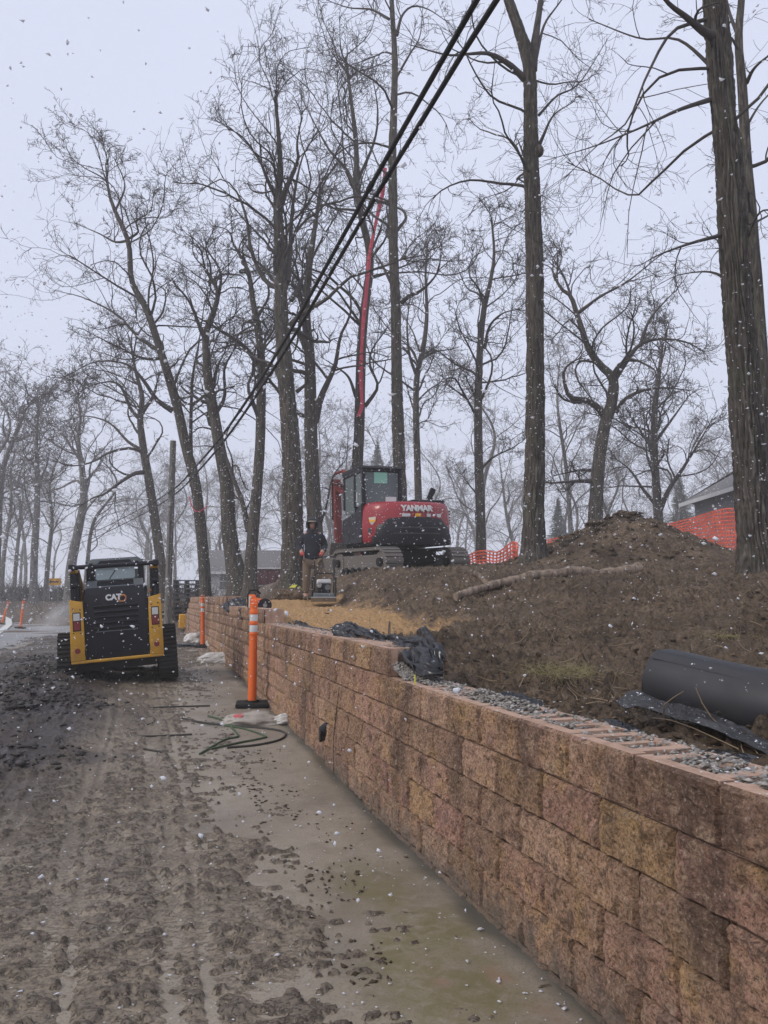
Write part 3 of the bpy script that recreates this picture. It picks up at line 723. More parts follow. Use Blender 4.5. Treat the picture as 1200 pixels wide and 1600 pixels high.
# ------------------------------------------------------------------ bare trees
def catmull(P, n):
    P = np.asarray(P, float); m = len(P)
    if m == 2: t = np.linspace(0, 1, n)[:, None]; return P[0] * (1 - t) + P[1] * t
    Q = np.vstack([2 * P[0] - P[1], P, 2 * P[-1] - P[-2]])
    d = np.concatenate([[0], np.cumsum(np.linalg.norm(np.diff(P[:, :3], axis=0), axis=1))]); d /= d[-1]
    u = np.linspace(0, 1, n); i = np.clip(np.searchsorted(d, u, 'right') - 1, 0, m - 2)
    t = ((u - d[i]) / np.maximum(d[i + 1] - d[i], 1e-9))[:, None]
    a, b, c, e = Q[i], Q[i + 1], Q[i + 2], Q[i + 3]
    return .5 * ((2 * b) + (-a + c) * t + (2 * a - 5 * b + 4 * c - e) * t ** 2 + (-a + 3 * b - 3 * c + e) * t ** 3)
def tubes(P, R, n):
    """P (m,k,3), R (m,k) -> verts, quads"""
    m, k, _ = P.shape
    T = np.empty_like(P); T[:, 1:-1] = P[:, 2:] - P[:, :-2]; T[:, 0] = P[:, 1] - P[:, 0]; T[:, -1] = P[:, -1] - P[:, -2]
    T /= np.linalg.norm(T, axis=2, keepdims=True) + 1e-9
    D = P[:, -1] - P[:, 0]; ax = np.eye(3)[np.argmin(np.abs(D), axis=1)]
    U = np.cross(T, ax[:, None, :]); U /= np.linalg.norm(U, axis=2, keepdims=True) + 1e-9
    W = np.cross(T, U)
    a = 2 * math.pi * np.arange(n) / n
    V = P[:, :, None, :] + R[:, :, None, None] * (U[:, :, None, :] * np.cos(a)[None, None, :, None] + W[:, :, None, :] * np.sin(a)[None, None, :, None])
    idx = np.arange(m * k * n).reshape(m, k, n); nx = np.roll(idx, -1, axis=2)
    Fq = np.stack([idx[:, :-1], nx[:, :-1], nx[:, 1:], idx[:, 1:]], -1).reshape(-1, 4)
    return V.reshape(-1, 3), Fq
def grow(r, st, di, ln, r0, r1, K, wig, up):
    n = len(st); P = np.empty((n, K + 1, 3)); P[:, 0] = st; d = di / (np.linalg.norm(di, axis=1, keepdims=True) + 1e-9)
    cur = r.randn(n, 3) * wig * .6
    for i in range(K):
        cur = cur * .55 + r.randn(n, 3) * wig
        d = d + cur; d[:, 2] += up; d /= np.linalg.norm(d, axis=1, keepdims=True) + 1e-9
        P[:, i + 1] = P[:, i] + d * (ln / K)[:, None]
    t = np.linspace(0, 1, K + 1)[None]
    R = r0[:, None] * (1 - t) + r1[:, None] * t
    return P, R
def spawn(r, P, R, L, per, tmin, tmax, lf, ang, K, wig, up, rmin, rf=.6):
    """children along each parent polyline"""
    n, k, _ = P.shape; c = np.maximum(1, r.poisson(per, n)) if np.isscalar(per) else per
    ip = np.repeat(np.arange(n), c); m = len(ip)
    t = tmin + (tmax - tmin) * r.rand(m) ** .85
    f = t * (k - 1); i = np.clip(f.astype(int), 0, k - 2); w = (f - i)[:, None]
    st = P[ip, i] * (1 - w) + P[ip, i + 1] * w; T = P[ip, i + 1] - P[ip, i]; T /= np.linalg.norm(T, axis=1, keepdims=True) + 1e-9
    rad = R[ip, i] * (1 - w[:, 0]) + R[ip, i + 1] * w[:, 0]
    h = r.randn(m, 3); h -= T * (h * T).sum(1, keepdims=True); h /= np.linalg.norm(h, axis=1, keepdims=True) + 1e-9
    a = r.uniform(ang[0], ang[1], m)[:, None]
    di = T * np.cos(a) + h * np.sin(a)
    ln = L[ip] * lf * (1.15 - .65 * t) * r.uniform(.6, 1.3, m)
    r0 = np.maximum(rad * rf * r.uniform(.7, 1.05, m), rmin); r1 = np.maximum(r0 * .35, rmin * .7)
    Pc, Rc = grow(r, st, di, ln, r0, r1, K, wig, up)
    return Pc, Rc, ln
def resamp(P, R, K):
    A = np.concatenate([P, R[:, None]], 1); A = catmull(A, K + 1); return A[:, :3], np.maximum(A[:, 3], .002)
def px_path(pts, Y, dy=0.0):
    """[(x, y, width px)] at ground distance Y (plus drift dy at the tip) -> points, radii in metres"""
    P = []; R = []
    n = len(pts)
    for i, p in enumerate(pts):
        yy = Y + dy * i / max(1, n - 1); q = at(p[0], p[1], yy); P.append(q[:])
        R.append(p[2] * .5 * yy / F)
    return np.array(P), np.array(R)
def tree_mesh_parts(trunk, limbs, Y, seed, n1=7, l1=0.336, dens=1.0, t0=.45, lv=4, sides=12, up=.05, wig=.16, ang=(.5, 1.15), rmin=None, hires=None, ground=None, droop=0., rf1=.40):
    """returns (trunk verts, quads), (crown verts, quads)"""
    r = np.random.RandomState(seed); rmin = rmin or max(.003, Y * .00025)
    P, R = trunk
    if ground is not None:
        g = ground - .25
        P = np.vstack([[P[0][0] - (P[1][0] - P[0][0]) * .02, P[0][1], g], P]) if P[0][2] > g + .1 else P
        if len(P) > len(R): R = np.concatenate([[R[0] * 1.12], R])
    H = np.linalg.norm(np.diff(P, axis=0), axis=1).sum()
    Kt = 40 if hires is None else hires[1]
    Pt, Rt = resamp(P, R, Kt)
    zrel = Pt[:, 2] - (ground if ground is not None else Pt[0, 2])
    Rt = Rt * (1 + .42 * np.exp(-np.clip(zrel, 0, 9) / .35) + .02 * np.sin(np.arange(Kt + 1) * 1.7))
    if hires is not None: Rt = Rt * .79
    ns = sides if hires is None else hires[0]
    tv, tf = tubes(Pt[None], Rt[None], ns)
    if hires is not None:                      # furrowed bark as relief
        a = np.tile(np.arange(ns) / ns * 2 * math.pi, Kt + 1); k = np.repeat(np.arange(Kt + 1), ns)
        C = Pt[k]; hh = np.cumsum(np.concatenate([[0], np.linalg.norm(np.diff(Pt, axis=0), axis=1)]))[k]
        nn = hires[2]
        ph = a / (2 * math.pi) * nn
        w = (fbm(hh * .9, np.cos(a) * 2 + np.sin(a) * 3, 3, seed) - .5) * 3.2
        rid = np.abs(((ph + w + .35 * np.sin(hh * 3 + ph)) % 1) - .5) * 2
        brk = sstep(.12, .3, vnoise(np.floor(ph + w) * 5.3, hh * 7.5 + np.floor(ph + w) * 2.7, seed + 8))
        pl = sstep(.15, .55, rid) * (.5 + .7 * vnoise(np.floor(ph + w) * 3.7, hh * 3.2, seed)) * (.55 + .45 * brk)
        lump = fbm(np.cos(a) * 1.5 + 9, hh * .9 + np.sin(a), 3, seed + 3) - .5
        d = (pl - .5) * hires[3] + lump * .06 * Rt[k] / .25
        tv = tv + (tv - C) / (np.linalg.norm(tv - C, axis=1, keepdims=True) + 1e-9) * d[:, None]
    groups = []                                # (P,R) batches per level
    Pl, Rl, Ll = [], [], []
    for lp in limbs:
        a, b = resamp(*lp, 14); b = b * np.linspace(1, .5, 15); Pl.append(a); Rl.append(b); Ll.append(np.linalg.norm(np.diff(a, axis=0), axis=1).sum())
    lev1 = []
    if Pl: lev1.append((np.array(Pl), np.array(Rl), np.array(Ll)))
    if n1:
        Pc, Rc, Lc = spawn(r, Pt[None], Rt[None], np.array([H]), np.array([n1]), t0, .985, l1, ang, 10, wig, up, rmin * 2.2, rf1)
        Pc2, Rc2, Lc2 = spawn(r, Pt[None], Rt[None], np.array([H]), np.array([5]), .93, 1.0, l1 * .9, (.1, .6), 10, wig, up, rmin * 1.5, .7)
        Pc, Rc, Lc = np.concatenate([Pc, Pc2]), np.concatenate([Rc, Rc2]), np.concatenate([Lc, Lc2])
        lev1.append((Pc, Rc, Lc))
        groups.append((Pc, Rc, 6))
    if Pl: groups.append((lev1[0][0], lev1[0][1], 8))
    # a leader continues from the trunk top
    tv_all = []; cur = lev1
    per = [4.4 * dens, 3.8 * dens, 2.5 * dens]
    for L in range(lv - 1):
        nxt = []
        for (a, b, c) in cur:
            lf = (.56, .56, .55)[min(L, 2)]; K = (7, 5, 3)[min(L, 2)]
            Pc, Rc, Lc = spawn(r, a, b, c, per[min(L, 2)], .18 if L == 0 else .12, 1.0, lf, (.45, 1.1), K, wig * 1.2, up * .7 - droop, rmin, .62)
            groups.append((Pc, Rc, (4, 3, 3)[min(L, 2)])); nxt.append((Pc, Rc, Lc))
            if L < 2:                          # the tip divides and goes on
                Pc, Rc, Lc = spawn(r, a, b, c, np.full(len(a), 3 if L == 0 else 1), .86, 1.0, .75, (.1, .6), K, wig, up * .7 - droop, rmin, .8)
                groups.append((Pc, Rc, 4)); nxt.append((Pc, Rc, Lc))
        cur = nxt
    V = []; Fq = []; k = 0
    for (a, b, n) in groups:
        v, f = tubes(a, b, n); V.append(v); Fq.append(f + k); k += len(v)
    return (tv, tf), (np.concatenate(V), np.concatenate(Fq))
def tree(name, label, trunk, limbs, Y, seed, group='bare trees around the site', mats=('bark', 'twig'), base=None, **kw):
    P, R = trunk
    g = gz(P[0][0], P[0][1]) if base is None else base
    (tv, tf), (cv, cf) = tree_mesh_parts(trunk, limbs, Y, seed, ground=g, **kw)
    org = np.array([P[0][0], P[0][1], g])
    root = empty(name, org, label=label, cat='tree', group=group)
    mesh_obj('trunk', np_mesh('trunk', tv - org, tf), M[mats[0]], root)
    mesh_obj('crown', np_mesh('crown', cv - org, cf), M[mats[1]], root)
    return root
T = px_path
# big shagbark trunk at the right edge
Y = 11.0
tree('bare_tree', 'thick furrowed tree trunk at the right edge of the dirt bank', T([(1186, 900, 62), (1178, 800, 62), (1163, 600, 58), (1150, 430, 54), (1140, 280, 50), (1128, 140, 46), (1116, 0, 43), (1098, -180, 38), (1085, -350, 30), (1075, -520, 20)], Y),
     [T([(1120, 60, 18), (1098, 48, 15), (1070, 25, 12), (1040, 0, 10), (1000, -60, 7)], Y, -1.0), T([(1112, 155, 9), (1060, 172, 7), (1000, 200, 5), (930, 228, 3.4), (848, 252, 2)], Y, -1.5),
      T([(1125, 368, 7), (1080, 380, 5.5), (1030, 398, 4), (1000, 415, 2.5)], Y, -1.0), T([(1105, 30, 7), (1050, 50, 6), (1010, 120, 5), (980, 190, 4), (930, 230, 3), (880, 282, 2)], Y, -.6),
      T([(1118, 110, 7), (1060, 62, 5), (1000, 60, 4), (920, 30, 3)], Y, 1.0), T([(1130, 335, 6), (1170, 350, 5), (1230, 320, 4)], Y, 1),
      T([(1165, 380, 5), (1190, 330, 4), (1240, 340, 3)], Y, -1), T([(1140, 440, 6), (1110, 425, 4), (1060, 430, 2.5), (1020, 450, 1.6)], Y, .5)],
     Y, 11, n1=12, l1=0.224, dens=1.0, t0=.45, hires=(110, 420, 26, .050), rf1=.16, ang=(.9, 1.6), up=.0, wig=.15, droop=.03)
tree('bare_tree', 'slender dark stem growing just behind the thick right-edge trunk', T([(1190, 860, 24), (1190, 600, 23), (1172, 330, 20), (1166, 250, 17), (1160, 140, 15), (1154, 60, 13), (1160, -20, 11), (1170, -200, 7)], 12.4),
     [T([(1166, 130, 8), (1180, 105, 6), (1210, 80, 5)], 12.4, -.5), T([(1155, 60, 7), (1140, 20, 6), (1130, -30, 4)], 12.4, .5), T([(1165, 200, 5), (1190, 160, 4), (1230, 120, 3)], 12.4, 1)], 12.4, 12, n1=7, l1=0.179, t0=.35, dens=.9)
# straight trunk left of the dirt pile
Y = 15.5
straight = tree('bare_tree', 'tall straight trunk with a burl rising left of the dirt pile', T([(834, 868, 44), (835, 780, 39), (836, 650, 36), (836, 500, 34), (834, 380, 33), (830, 260, 30), (829, 170, 27), (826, 100, 25), (812, 50, 21), (795, 0, 17), (775, -90, 12), (760, -200, 8)], Y),
     [T([(832, 110, 16), (838, 50, 13), (845, 0, 11), (855, -100, 8), (850, -200, 5)], Y, .6), T([(820, 124, 12), (795, 100, 10), (765, 84, 8), (735, 84, 6.5), (700, 86, 5), (640, 70, 3)], Y, -1.0),
      T([(838, 238, 9), (849, 212, 6), (865, 180, 4.5), (895, 160, 2.5)], Y, -.3), T([(838, 90, 6), (850, 40, 5), (870, 10, 4), (900, -30, 3)], Y, .6),
      T([(842, 180, 5), (870, 150, 4), (905, 130, 3), (950, 60, 2)], Y, .8), T([(822, 252, 5), (812, 226, 3.5), (806, 212, 1.5)], Y, 0)],
     Y, 21, n1=12, l1=0.190, dens=.95, t0=.5, hires=(72, 300, 20, .038), rf1=.22, ang=(.7, 1.4), up=.01)
p = at(842, 236, 15.42) - straight.location; MB().sphere((0, 0, 0), .105, 18, (1, 1, 1.3)).build('burl', M['bark'], straight, smooth=60, loc=p)
# trees in the middle
Y = 25
tree('bare_tree', 'tall straight trunk rising just behind the excavator cab', T([(626, 775, 26), (623, 700, 24), (620, 600, 22), (618, 480, 20), (615, 400, 19), (614, 300, 18), (613, 240, 16), (616, 150, 13), (617, 90, 11), (613, 20, 9), (610, -60, 7), (606, -150, 4)], Y),
     [T([(628, 473, 8), (640, 462, 7), (655, 456, 6), (675, 438, 5), (686, 418, 4), (690, 380, 3)], Y, -1.5), T([(620, 55, 6), (628, 25, 5), (645, 10, 4), (670, 15, 3), (700, 35, 2.4)], Y, .5),
      T([(620, 120, 4.5), (640, 85, 4), (655, 60, 3), (660, 25, 2)], Y, -1), T([(608, 30, 5), (580, 15, 4), (545, 12, 3), (510, 0, 2)], Y, 1), T([(610, 440, 6), (595, 410, 5), (585, 395, 3)], Y, 1)],
     Y, 31, n1=14, l1=0.190, dens=1.0, t0=.42, hires=(40, 200, 13, .03), ang=(.6, 1.3))
Y = 28
tree('bare_tree', 'trunk hung with the long pink strap left of the excavator', T([(558, 735, 18), (561, 680, 17), (563, 600, 16), (565, 540, 15), (570, 480, 14), (577, 430, 13), (577, 390, 12), (565, 340, 11), (558, 290, 10), (556, 220, 8), (549, 160, 6), (540, 90, 4)], Y),
     [T([(570, 635, 7), (585, 615, 6), (590, 600, 5), (578, 570, 4.5), (582, 545, 4), (600, 520, 3), (612, 500, 2)], Y, -1), T([(556, 620, 6), (545, 590, 5), (528, 575, 4), (505, 560, 2.5)], Y, 1),
      T([(562, 320, 7), (545, 270, 6), (515, 235, 5), (490, 190, 4), (470, 150, 2.5)], Y, 1), T([(560, 280, 6), (585, 220, 5), (590, 170, 4), (580, 110, 2)], Y, -1), T([(576, 400, 6), (590, 370, 5), (600, 340, 3)], Y, 0)],
     Y, 41, n1=17, l1=0.269, dens=1.05, t0=.42, sides=14, wig=.18)
Y = 22
tree('bare_tree', 'thickest pale trunk standing beside the worker and the dumpster', T([(458, 905, 48), (458, 840, 42), (457, 760, 38), (452, 660, 34), (446, 580, 30), (440, 500, 27), (438, 420, 23), (436, 360, 20), (434, 310, 16), (438, 270, 11), (436, 220, 7), (430, 150, 4)], Y),
     [T([(436, 330, 12), (445, 300, 10), (458, 270, 9), (466, 248, 8), (464, 225, 6), (470, 190, 4)], Y, -1), T([(440, 450, 10), (415, 440, 8), (392, 390, 7), (386, 345, 6), (370, 300, 5), (345, 280, 3.5), (310, 300, 2)], Y, 1.5),
      T([(450, 440, 9), (454, 380, 8), (456, 335, 7), (464, 280, 6), (475, 240, 4), (500, 200, 3)], Y, .8), T([(432, 310, 8), (420, 285, 7), (405, 250, 5), (380, 215, 4), (355, 200, 2.5)], Y, -1.5),
      T([(455, 470, 8), (480, 420, 6), (505, 370, 5), (530, 330, 3)], Y, 1), T([(440, 600, 7), (425, 570, 6), (400, 560, 5), (370, 540, 3)], Y, 1.5), T([(464, 612, 7), (480, 596, 5), (478, 570, 4)], Y, -.8)],
     Y, 51, n1=17, l1=0.291, dens=1.05, t0=.48, hires=(64, 240, 20, .035), wig=.18)
Y = 27
tree('bare_tree', 'forked grey trunk directly behind the worker in the dark jacket', T([(494, 880, 26), (491, 800, 24), (487, 720, 22), (485, 640, 20), (484, 560, 17), (478, 490, 14), (482, 430, 11), (490, 370, 8), (500, 300, 5)], Y),
     [T([(492, 660, 13), (500, 625, 12), (513, 595, 10), (524, 570, 9), (532, 525, 7), (548, 488, 6), (545, 440, 4)], Y, -.8), T([(484, 560, 8), (468, 520, 7), (470, 480, 5), (455, 440, 3)], Y, .8), T([(497, 830, 5), (510, 790, 4), (520, 745, 3.5), (540, 720, 2)], Y, -1)],
     Y, 61, n1=16, l1=0.269, dens=1.05, t0=.4, sides=14, wig=.19)
Y = 26.5
tree('bare_tree', 'flaring trunk with two stems behind the cut-off saw', T([(374, 925, 36), (366, 880, 28), (358, 830, 24), (354, 756, 22), (344, 705, 19), (335, 650, 17), (326, 600, 15), (323, 560, 13), (322, 520, 11), (333, 490, 9), (340, 455, 7), (320, 420, 5)], Y),
     [T([(352, 745, 10), (340, 690, 9), (330, 660, 8), (320, 610, 5)], Y, .8), T([(324, 540, 8), (308, 500, 7), (295, 470, 6), (270, 440, 4)], Y, -1), T([(340, 470, 6), (345, 430, 5), (330, 400, 4), (300, 370, 2.5)], Y, .7)],
     Y, 71, n1=17, l1=0.269, dens=1.1, t0=.45, sides=16, wig=.2)
Y = 25.5
tree('bare_tree', 'curved trunk between the flaring tree and the dumpster', T([(391, 920, 22), (393, 860, 19), (400, 780, 17), (406, 700, 16), (408, 620, 15), (408, 560, 13), (402, 510, 11), (395, 470, 9), (388, 425, 7), (370, 390, 4)], Y),
     [T([(388, 830, 10), (380, 790, 9), (368, 756, 9), (357, 725, 8), (345, 690, 6)], Y, .8), T([(404, 570, 9), (380, 540, 8), (350, 520, 7), (330, 508, 5), (300, 490, 3)], Y, -1.2), T([(400, 500, 6), (420, 460, 5), (410, 420, 3)], Y, 1)],
     Y, 81, n1=14, l1=0.269, dens=1.1, t0=.45, sides=14, wig=.2)
Y = 27.5
tree('bare_tree', 'tall left-leaning tree with pink rope round its trunk', T([(321, 925, 19), (317, 860, 18), (306, 760, 17), (291, 700, 16), (278, 640, 15), (264, 590, 14), (249, 543, 12), (229, 483, 11), (206, 440, 9), (201, 380, 8), (180, 330, 6.5), (170, 300, 4.5), (165, 255, 2.5)], Y),
     [T([(200, 376, 5), (180, 378, 4), (155, 365, 3), (120, 350, 2)], Y, .8), T([(203, 372, 4.5), (216, 362, 4), (213, 345, 3.5), (235, 330, 3), (240, 300, 2)], Y, -.8), T([(270, 642, 10), (245, 625, 8), (228, 600, 7), (200, 570, 5), (150, 565, 3.5), (100, 590, 2)], Y, -1),
      T([(248, 548, 7), (215, 525, 6), (180, 490, 4.5), (130, 465, 3), (90, 455, 2)], Y, 1), T([(180, 330, 4), (195, 290, 3.5), (180, 250, 2.5)], Y, .4), T([(300, 760, 8), (298, 680, 7), (301, 590, 6), (310, 540, 4), (320, 470, 3)], Y, 1.5), T([(255, 560, 6), (225, 560, 5), (190, 545, 4), (140, 520, 2.5)], Y, -.6)],
     Y, 91, n1=16, l1=0.246, dens=1.1, t0=.42, sides=14, wig=.2)
Y = 35
tree('bare_tree', 'grey trunk with a long drooping limb over the skid steer', T([(255, 945, 17), (251, 880, 16), (243, 820, 15), (235, 765, 14), (224, 700, 12), (219, 655, 10), (222, 620, 8), (212, 580, 5), (205, 540, 3)], Y),
     [T([(228, 738, 8), (210, 740, 7), (186, 755, 6), (163, 772, 5), (145, 778, 4), (120, 795, 2.4)], Y, -2), T([(219, 655, 7), (205, 640, 6), (185, 600, 5), (150, 600, 3), (110, 620, 2)], Y, 1), T([(220, 650, 6), (238, 620, 5), (250, 580, 3)], Y, -1), T([(225, 705, 6), (200, 690, 5), (170, 660, 4), (130, 650, 2.5), (100, 660, 1.6)], Y, 1.5)],
     Y, 95, n1=16, l1=0.336, dens=1.1, t0=.45, wig=.19)
Y = 30
tree('bare_tree', 'slim single trunk in the gap right of the excavator', T([(752, 885, 17), (751, 820, 15), (748, 720, 14), (747, 640, 13), (748, 590, 12), (751, 530, 10), (757, 478, 9), (764, 450, 7), (772, 400, 5), (768, 340, 3)], Y),
     [T([(757, 545, 6), (765, 510, 5), (785, 490, 4), (815, 482, 3)], Y, -1), T([(757, 480, 5), (748, 460, 4), (730, 450, 3), (715, 420, 2)], Y, 1), T([(748, 630, 5), (735, 605, 4), (725, 580, 2)], Y, 0), T([(750, 735, 4.5), (770, 715, 4), (800, 700, 3), (815, 690, 2)], Y, -.8), T([(752, 780, 4), (735, 760, 3), (720, 740, 2)], Y, .8)],
     Y, 101, n1=17, l1=0.246, dens=1.1, t0=.4)
Y = 26
tree('bare_tree', 'crooked dark tree with a curling left limb behind the dirt pile', T([(930, 830, 25), (931, 790, 22), (936, 720, 20), (945, 665, 19), (956, 628, 18), (958, 592, 15), (942, 575, 12), (921, 548, 10), (908, 510, 9), (901, 490, 8), (892, 463, 7), (876, 450, 5), (862, 420, 3)], Y),
     [T([(958, 595, 12), (976, 568, 10), (997, 541, 8), (1025, 530, 7), (1070, 534, 5), (1100, 550, 3)], Y, -1), T([(945, 650, 14), (932, 635, 12), (913, 625, 11), (893, 622, 11), (884, 606, 9), (881, 580, 7), (898, 563, 5), (915, 560, 3)], Y, -.8),
      T([(962, 645, 8), (975, 625, 7), (997, 613, 6), (1032, 606, 5), (1080, 610, 3)], Y, -1), T([(928, 752, 8), (900, 752, 6.5), (858, 755, 5)], Y, -.5), T([(902, 490, 7), (918, 478, 6), (940, 462, 5), (980, 440, 4), (1030, 400, 3)], Y, -1),
      T([(930, 735, 6), (905, 735, 5), (870, 742, 3)], Y, .8), T([(1000, 540, 6), (1015, 500, 5), (1040, 470, 3.5), (1060, 450, 2)], Y, .5), T([(895, 470, 5), (880, 430, 4), (862, 400, 3)], Y, 1)],
     Y, 111, n1=10, l1=0.314, dens=1.15, t0=.5, sides=16, wig=.2, mats=('bark', 'twig'))
Y = 34
tree('bare_tree', 'multi-stemmed tree between the crooked tree and the right house', T([(1030, 830, 15), (1026, 770, 13), (1022, 700, 12), (1023, 640, 10), (1028, 600, 7), (1035, 540, 4)], Y),
     [T([(1030, 800, 10), (1045, 765, 8), (1065, 735, 7), (1090, 695, 5), (1110, 660, 3)], Y, -1), T([(1026, 790, 7), (1005, 765, 6), (985, 735, 5), (960, 715, 3)], Y, 1), T([(1022, 700, 6), (1005, 680, 5), (985, 650, 4)], Y, 0), T([(1024, 690, 6), (1050, 655, 5), (1075, 620, 3)], Y, 1)],
     Y, 121, n1=19, l1=0.381, dens=1.2, t0=.3, wig=.16)
Y = 36
tree('bare_tree', 'thin forked tree just right of the trunk behind the cab', T([(654, 800, 12), (652, 720, 11), (650, 640, 10), (652, 585, 9), (662, 540, 8), (667, 490, 6), (665, 430, 4), (668, 380, 3)], Y),
     [T([(652, 590, 6), (640, 555, 5), (636, 510, 4), (640, 470, 3)], Y, -1), T([(660, 560, 5), (680, 550, 4), (710, 545, 2.5)], Y, 1), T([(650, 650, 4), (640, 620, 3), (632, 590, 2)], Y, 0)],
     Y, 131, n1=17, l1=0.269, dens=1.1, t0=.35)
# hazy trees at the far left
Y = 52
tree('bare_tree', 'hazy tree with bare upper limbs cut by the left edge', T([(-8, 940, 14), (-4, 840, 12), (2, 745, 9), (18, 695, 7), (30, 665, 6), (40, 640, 4), (55, 620, 2)], Y),
     [T([(2, 740, 6), (-10, 690, 5), (0, 650, 3)], Y, 1), T([(18, 697, 5), (5, 670, 4), (10, 630, 2)], Y, -1), T([(25, 690, 4), (45, 680, 3), (65, 660, 2)], Y, 1)], Y, 141, n1=13, l1=0.291, dens=.95, mats=('bark_hazed', 'twig_hazed'))
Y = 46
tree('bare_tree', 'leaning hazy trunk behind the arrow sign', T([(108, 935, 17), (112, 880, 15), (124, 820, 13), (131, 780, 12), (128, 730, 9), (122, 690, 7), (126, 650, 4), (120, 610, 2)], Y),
     [T([(129, 760, 6), (145, 740, 5), (160, 720, 3)], Y, 1), T([(122, 820, 5), (140, 790, 4), (165, 765, 3)], Y, -1), T([(126, 720, 5), (105, 690, 4), (85, 660, 2)], Y, .5)], Y, 151, n1=19, l1=0.314, dens=.95, mats=('bark_hazed', 'twig_hazed'))
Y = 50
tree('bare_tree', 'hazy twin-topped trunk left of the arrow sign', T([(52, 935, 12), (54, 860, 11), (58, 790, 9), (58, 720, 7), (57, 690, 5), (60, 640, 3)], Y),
     [T([(57, 760, 5), (72, 730, 4), (78, 700, 3)], Y, .6), T([(55, 830, 5), (40, 770, 4), (38, 735, 3)], Y, -.6)], Y, 161, n1=19, l1=0.291, dens=.95, mats=('bark_hazed', 'twig_hazed'))

# trees of the hazy wood behind: a few kinds, copied one by one
far_kinds = []
for k in range(6):
    r = np.random.RandomState(300 + k); Hh = 13 + 1.5 * (k % 3)
    P = np.array([[0, 0, 0], [r.randn() * .1, r.randn() * .1, Hh * .25], [r.randn() * .3, r.randn() * .3, Hh * .5], [r.randn() * .7, r.randn() * .7, Hh * .75], [r.randn(), r.randn(), Hh]])
    R = np.array([.20, .17, .13, .08, .03])
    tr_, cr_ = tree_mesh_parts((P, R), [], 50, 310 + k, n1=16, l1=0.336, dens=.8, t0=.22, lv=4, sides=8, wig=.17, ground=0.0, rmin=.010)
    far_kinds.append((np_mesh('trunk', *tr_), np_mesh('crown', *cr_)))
for a, b_ in far_kinds: a.materials.append(M['bark_hazed']); b_.materials.append(M['twig_hazed'])
r = np.random.RandomState(77)
spots = []
for k in range(72):
    Yd = 46 + 84 * r.rand() ** .8; px = r.uniform(-120, 1320)
    spots.append((px, Yd, r.uniform(.75, 1.1) * (1 + max(0, Yd - 60) / 160)))
for k, (px, Yd, s) in enumerate(spots):
    x = (px - 600) / F * Yd
    if Yd < 48 and px < 120: Yd += 14; x = (px - 600) / F * Yd
    z = gz(x, Yd) - .1; tm, cm = far_kinds[k % 6]
    root = empty('bare_tree', (x, Yd, z), (0, 0, r.uniform(0, 6.28)), 'thin bare tree fading into the pale haze of the background wood', 'tree', 'hazy trees of the background wood')
    root.scale = (s, s, s * r.uniform(.8, 1.1))
    for nm, me in (('trunk', tm), ('crown', cm)):
        o = bpy.data.objects.new(nm, me); COL.objects.link(o); o.parent = root
# conifers in the haze
def conifer(label, px, top, bot, Yd, seed):
    r = np.random.RandomState(seed); p0 = at(px, bot, Yd); p1 = at(px, top, Yd); H = p1.z - p0.z
    g = min(gz(p0.x, p0.y), p0.z); H = p1.z - g
    root = empty('conifer', (p0.x, p0.y, g), label=label, cat='tree', group='hazy evergreens')
    b = MB(); b.tube([(0, 0, 0), (0, 0, H)], [.14, .02], 8); b.build('trunk', M['bark_hazed'], root)
    n = 900; t = r.rand(n) ** .8; z = H * (.12 + .86 * t); L = (1 - t) * H * .24 * r.uniform(.5, 1.1, n) + .12; a = r.rand(n) * 6.28
    st = np.stack([np.zeros(n), np.zeros(n), z], -1); di = np.stack([np.cos(a), np.sin(a), -.15 + r.rand(n) * .25], -1)
    P, R = grow(r, st, di, L, np.full(n, .05), np.full(n, .02), 3, .08, -.05)
    P2, R2, _ = spawn(r, P, R, L, 3.0, .2, 1, .35, (.6, 1.1), 2, .1, -.08, .018)
    v1, f1 = tubes(P, R, 3); v2, f2 = tubes(P2, R2 * 1.6, 3)
    mesh_obj('crown', np_mesh('crown', np.concatenate([v1, v2]), np.concatenate([f1, f2 + len(v1)])), M['needle_hazed'], root)
conifer('small hazy spruce peeping between the trunks above the excavator cab', 590, 682, 860, 82, 1)
conifer('hazy evergreen left of the crooked tree', 874, 775, 870, 78, 2)
conifer('hazy evergreen between the crooked tree and the right house', 1066, 735, 850, 80, 3)
# brush under the far trees
r = np.random.RandomState(9); n = 2200
px = r.uniform(-120, 1300, n); Yd = r.uniform(44, 80, n); X = (px - 600) / F * Yd; Z = terrain(X, Yd)
P, R = grow(r, np.stack([X, Yd, Z - .05], -1), np.stack([r.randn(n) * .5, r.randn(n) * .5, np.ones(n)], -1), r.uniform(.5, 2.6, n), np.full(n, .02), np.full(n, .008), 4, .15, .04)
P2, R2, _ = spawn(r, P, R, r.uniform(.6, 1.6, n), 3.5, .2, 1, .6, (.4, 1.0), 3, .15, .03, .009)
v1, f1 = tubes(P, R, 3); v2, f2 = tubes(P2, R2, 3)
tag(mesh_obj('undergrowth', np_mesh('undergrowth', np.concatenate([v1, v2]), np.concatenate([f1, f2 + len(v1)])), M['twig_hazed']), 'grey tangled brush under the far hazy trees', 'brush', kind='stuff')
